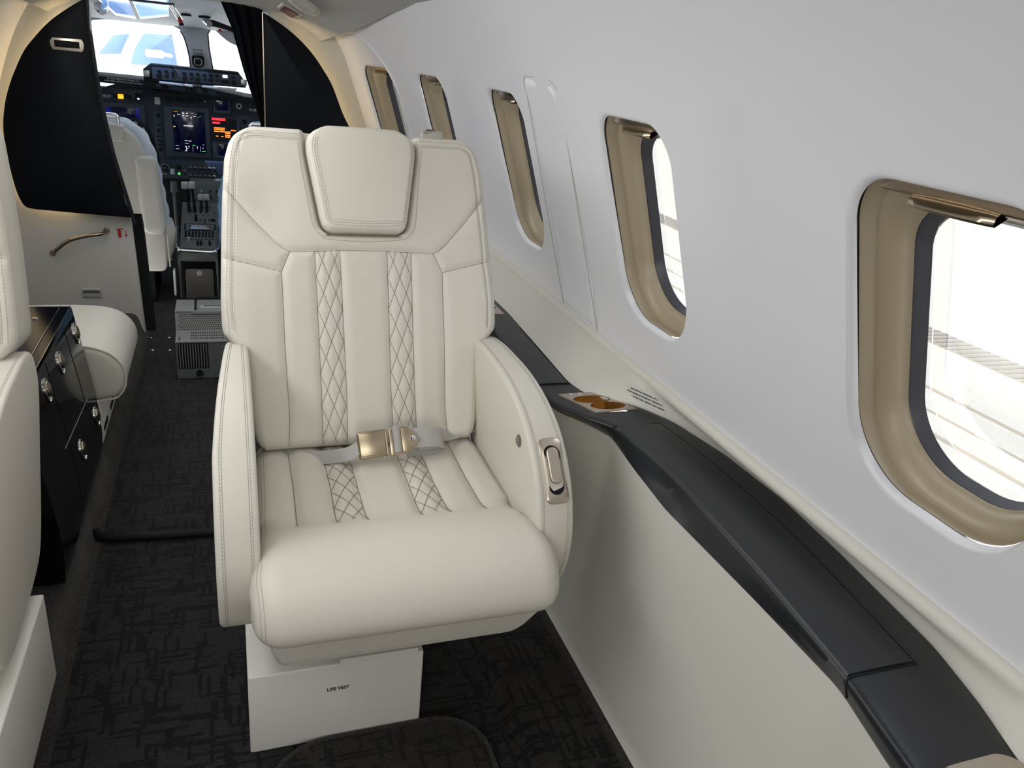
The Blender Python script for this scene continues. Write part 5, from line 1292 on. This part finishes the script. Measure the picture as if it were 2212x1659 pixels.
build('thumb_button', mb, 'steel', yh)
mb = MB(); mb.tube([(-.50, 4.63, .78), (-.50, 4.92, .70)], .018, 12); build('column', mb, 'dark', yk)
mb = MB(); mb.tube([(-0.272, 0.484)+(.0,) and ((-0.271, 0.506)[0], 4.7, (-0.271, 0.506)[1]), ((-0.272, 0.449)[0], 4.7, (-0.272, 0.449)[1])], [.016, .018], 12)
mb.tube([((-0.272, 0.449)[0], 4.7, (-0.272, 0.449)[1]), ((-0.272, 0.449)[0], 4.75, .0)], .008, 8)
tag(build('rudder_pedal', mb, 'boxgrey'), 'dark oval rudder pedal in the shadow under the instrument panel', 'pedal')

# ------------------------------------------------------------------ outside
GZ = -.85
mb = MB(); mb.add([(-14, -14, GZ), (30, -14, GZ), (30, 40, GZ), (-14, 40, GZ)], [(0, 1, 2, 3)]); struct(build('ground', mb, 'tarmac'))
mb = MB(); mb.rbox((6.6, 4.0, GZ+.004), (.42, 26, .008), 0); gr = build('drain_grate', mb, 'groove'); tag(gr, 'long grey drain grating set across the concrete outside the windows', 'grating')
m2 = MB()
for i in range(150): m2.rbox((6.6, -2+.10*i, GZ+.012), (.40, .05, .008), 0)
build('bars', m2, 'grate', gr)
mb = MB()
for i, x in enumerate((5.35, 4.95, 4.62, 4.32, 4.05)): mb.rbox((x, 4.0, GZ+.003), (.028 if i % 2 else .045, 26, .005), 0)
tag(build('pavement_joints', mb, 'groove'), 'parallel thin dark joint lines in the concrete seen through the large window', 'joints'); 
COL.objects['pavement_joints']['kind'] = 'stuff'
mb = MB(); mb.prism([(1.25, -2.2), (2.15, -2.2), (1.80, 1.9), (1.25, 2.6)], 2, -.42, -.34, .02, 3); tag(build('aircraft_wing', mb, 'wing', sharp=40), 'pale blue-grey aircraft wing surface just below the near window', 'wing')
# white van ahead of the nose
vn = thing('van', 'white van with blue side glass and a wing mirror parked beyond the windshield', 'van', (-1.0, 11.5, GZ))
vb = smooth_poly([(-2.1, -.5), (-2.1, .60), (-1.75, .75), (-1.45, .82), (-1.22, 1.12), (-.98, 1.215), (-.70, 1.24), (.9, 1.25), (1.6, 1.22), (1.7, .6), (1.7, -.5)], 5)
mb = MB(); mb.prism(vb, 1, 11.0, 12.7, .08, 4); vb_ = build('van_body', mb, 'vanwhite', vn, sharp=40)
mb = MB(); mb.prism(smooth_poly([(-1.02, .80), (-.96, .98), (-.86, 1.135), (-.82, 1.155), (-.58, 1.16), (-.54, 1.14), (-.50, .80)], 4), 1, 10.985, 11.02, .01, 2); build('side_window', mb, 'vanglass', vn, sharp=30)
mb = MB(); mb.prism([(-1.36, .88), (-1.18, 1.10), (-1.00, 1.14), (-1.12, .90)], 1, 10.985, 11.02, .01, 2); build('front_quarter_glass', mb, 'vanglass', vn, sharp=30)
mb = MB(); mb.prism(rrect(-.84, -.64, .90, .985, .02, 4), 1, 10.86, 10.93, .012, 2); mb.tube([(-.66, 10.9, .95), (-.56, 10.98, .93)], .02, 8); build('wing_mirror', mb, 'vanwhite', vn, sharp=40)
mb = MB(); mb.prism(smooth_poly([(-1.18, .66), (-1.05, .705), (-.93, .70), (-.88, .66), (-1.0, .63)], 4, True), 1, 10.975, 11.01, .008, 2); build('headlamp', mb, 'boxlight', vn)
for x in (-1.3, .9):
    mb = MB(); mb.tube([(x, 10.97, -.53), (x, 11.2, -.53)], .32, 28); build('wheel', mb, 'dark', vn)
mb = MB(); mb.rbox((4.4, 24, 1.6), (9, 3, 4.8), .05); tag(build('hangar', mb, 'hangar'), 'pale green-grey building far behind, seen through the right windshield', 'building')

mb = MB(); mb.rbox((-.1, -1.29, .75), (2.2, .05, 1.6), 0); struct(build('wall_back', mb, 'cream'))  # unseen bulkhead added to close off sky light from behind

# ------------------------------------------------------------------ light
w = bpy.data.worlds.new('sky'); S.world = w; w.use_nodes = True; nt = w.node_tree
bg = nt.nodes['Background']; sky = nt.nodes.new('ShaderNodeTexSky'); sky.sky_type = 'HOSEK_WILKIE'; sky.turbidity = 4; sky.ground_albedo = .5; sky.sun_direction = Vector((-.5, -.2, .85)).normalized()
mx = nt.nodes.new('ShaderNodeMix'); mx.data_type = 'RGBA'; mx.inputs['Factor'].default_value = .55; mx.inputs['B'].default_value = (1.0, 1.03, 1.08, 1)
nt.links.new(sky.outputs[0], mx.inputs['A']); nt.links.new(mx.outputs['Result'], bg.inputs[0]); bg.inputs[1].default_value = 4.2
def lamp(name, typ, loc, rot, energy, col, **k):
    l = bpy.data.lights.new(name, typ); l.energy = energy; l.color = col
    for a, b in k.items(): setattr(l, a, b)
    o = bpy.data.objects.new(name, l); COL.objects.link(o); o.location = loc; o.rotation_euler = rot; return o
sun = lamp('sun', 'SUN', (0, 0, 5), (0, 0, 0), 15.0, (1, .97, .92), angle=.02)
sun.rotation_euler = Vector((.5, .2, -.85)).to_track_quat('-Z', 'Y').to_euler()
# soft fill lights added under the ceiling centre line, without fixtures
for y in (-.6, .6, 1.8, 3.0):
    lamp('cabin_fill_light', 'AREA', (MC, y, 1.43), (0, 0, 0), 1.9, (1, .985, .955), shape='RECTANGLE', size=.5, size_y=.8)
lamp('rear_fill_light', 'AREA', (-.3, -1.1, .95), (math.radians(84), 0, math.radians(-10)), 9., (1, .99, .97), shape='RECTANGLE', size=1.2, size_y=.7)  # added behind the camera to lift the seat front and lower cabin
for y in (1.2, 2.6): lamp('left_fill_light', 'AREA', (-.62, y, 1.33), (0, math.radians(-72), 0), 6.5, (.97, .98, 1), shape='RECTANGLE', size=.25, size_y=1.3)  # added on the left to brighten the right wall, no such fittings
lamp('cockpit_fill_light', 'AREA', (-.2, 4.3, 1.40), (0, 0, 0), 1.5, (.85, .92, 1), shape='RECTANGLE', size=.6, size_y=.4)  # added fill over the console, apart from the dome fixture

# ------------------------------------------------------------------ camera
cam = bpy.data.cameras.new('camera'); co_ = bpy.data.objects.new('camera', cam); COL.objects.link(co_)
cam.sensor_width = 36; cam.lens = 1690/2212*36; cam.clip_start = .02; cam.clip_end = 200
RT = [[0.941901, -0.039905, 0.33351], [-0.321738, -0.392357, 0.861708], [0.096469, -0.918947, -0.382401]]
co_.matrix_world = Matrix(((RT[0][0], -RT[0][1], -RT[0][2], 0), (RT[1][0], -RT[1][1], -RT[1][2], 0), (RT[2][0], -RT[2][1], -RT[2][2], 1.30), (0, 0, 0, 1)))
S.camera = co_
vs_ = S.view_settings; vs_.view_transform = 'Standard'; vs_.look = 'None'; vs_.exposure = 0; vs_.gamma = 1; vs_.use_curve_mapping = False
S.render.film_transparent = False
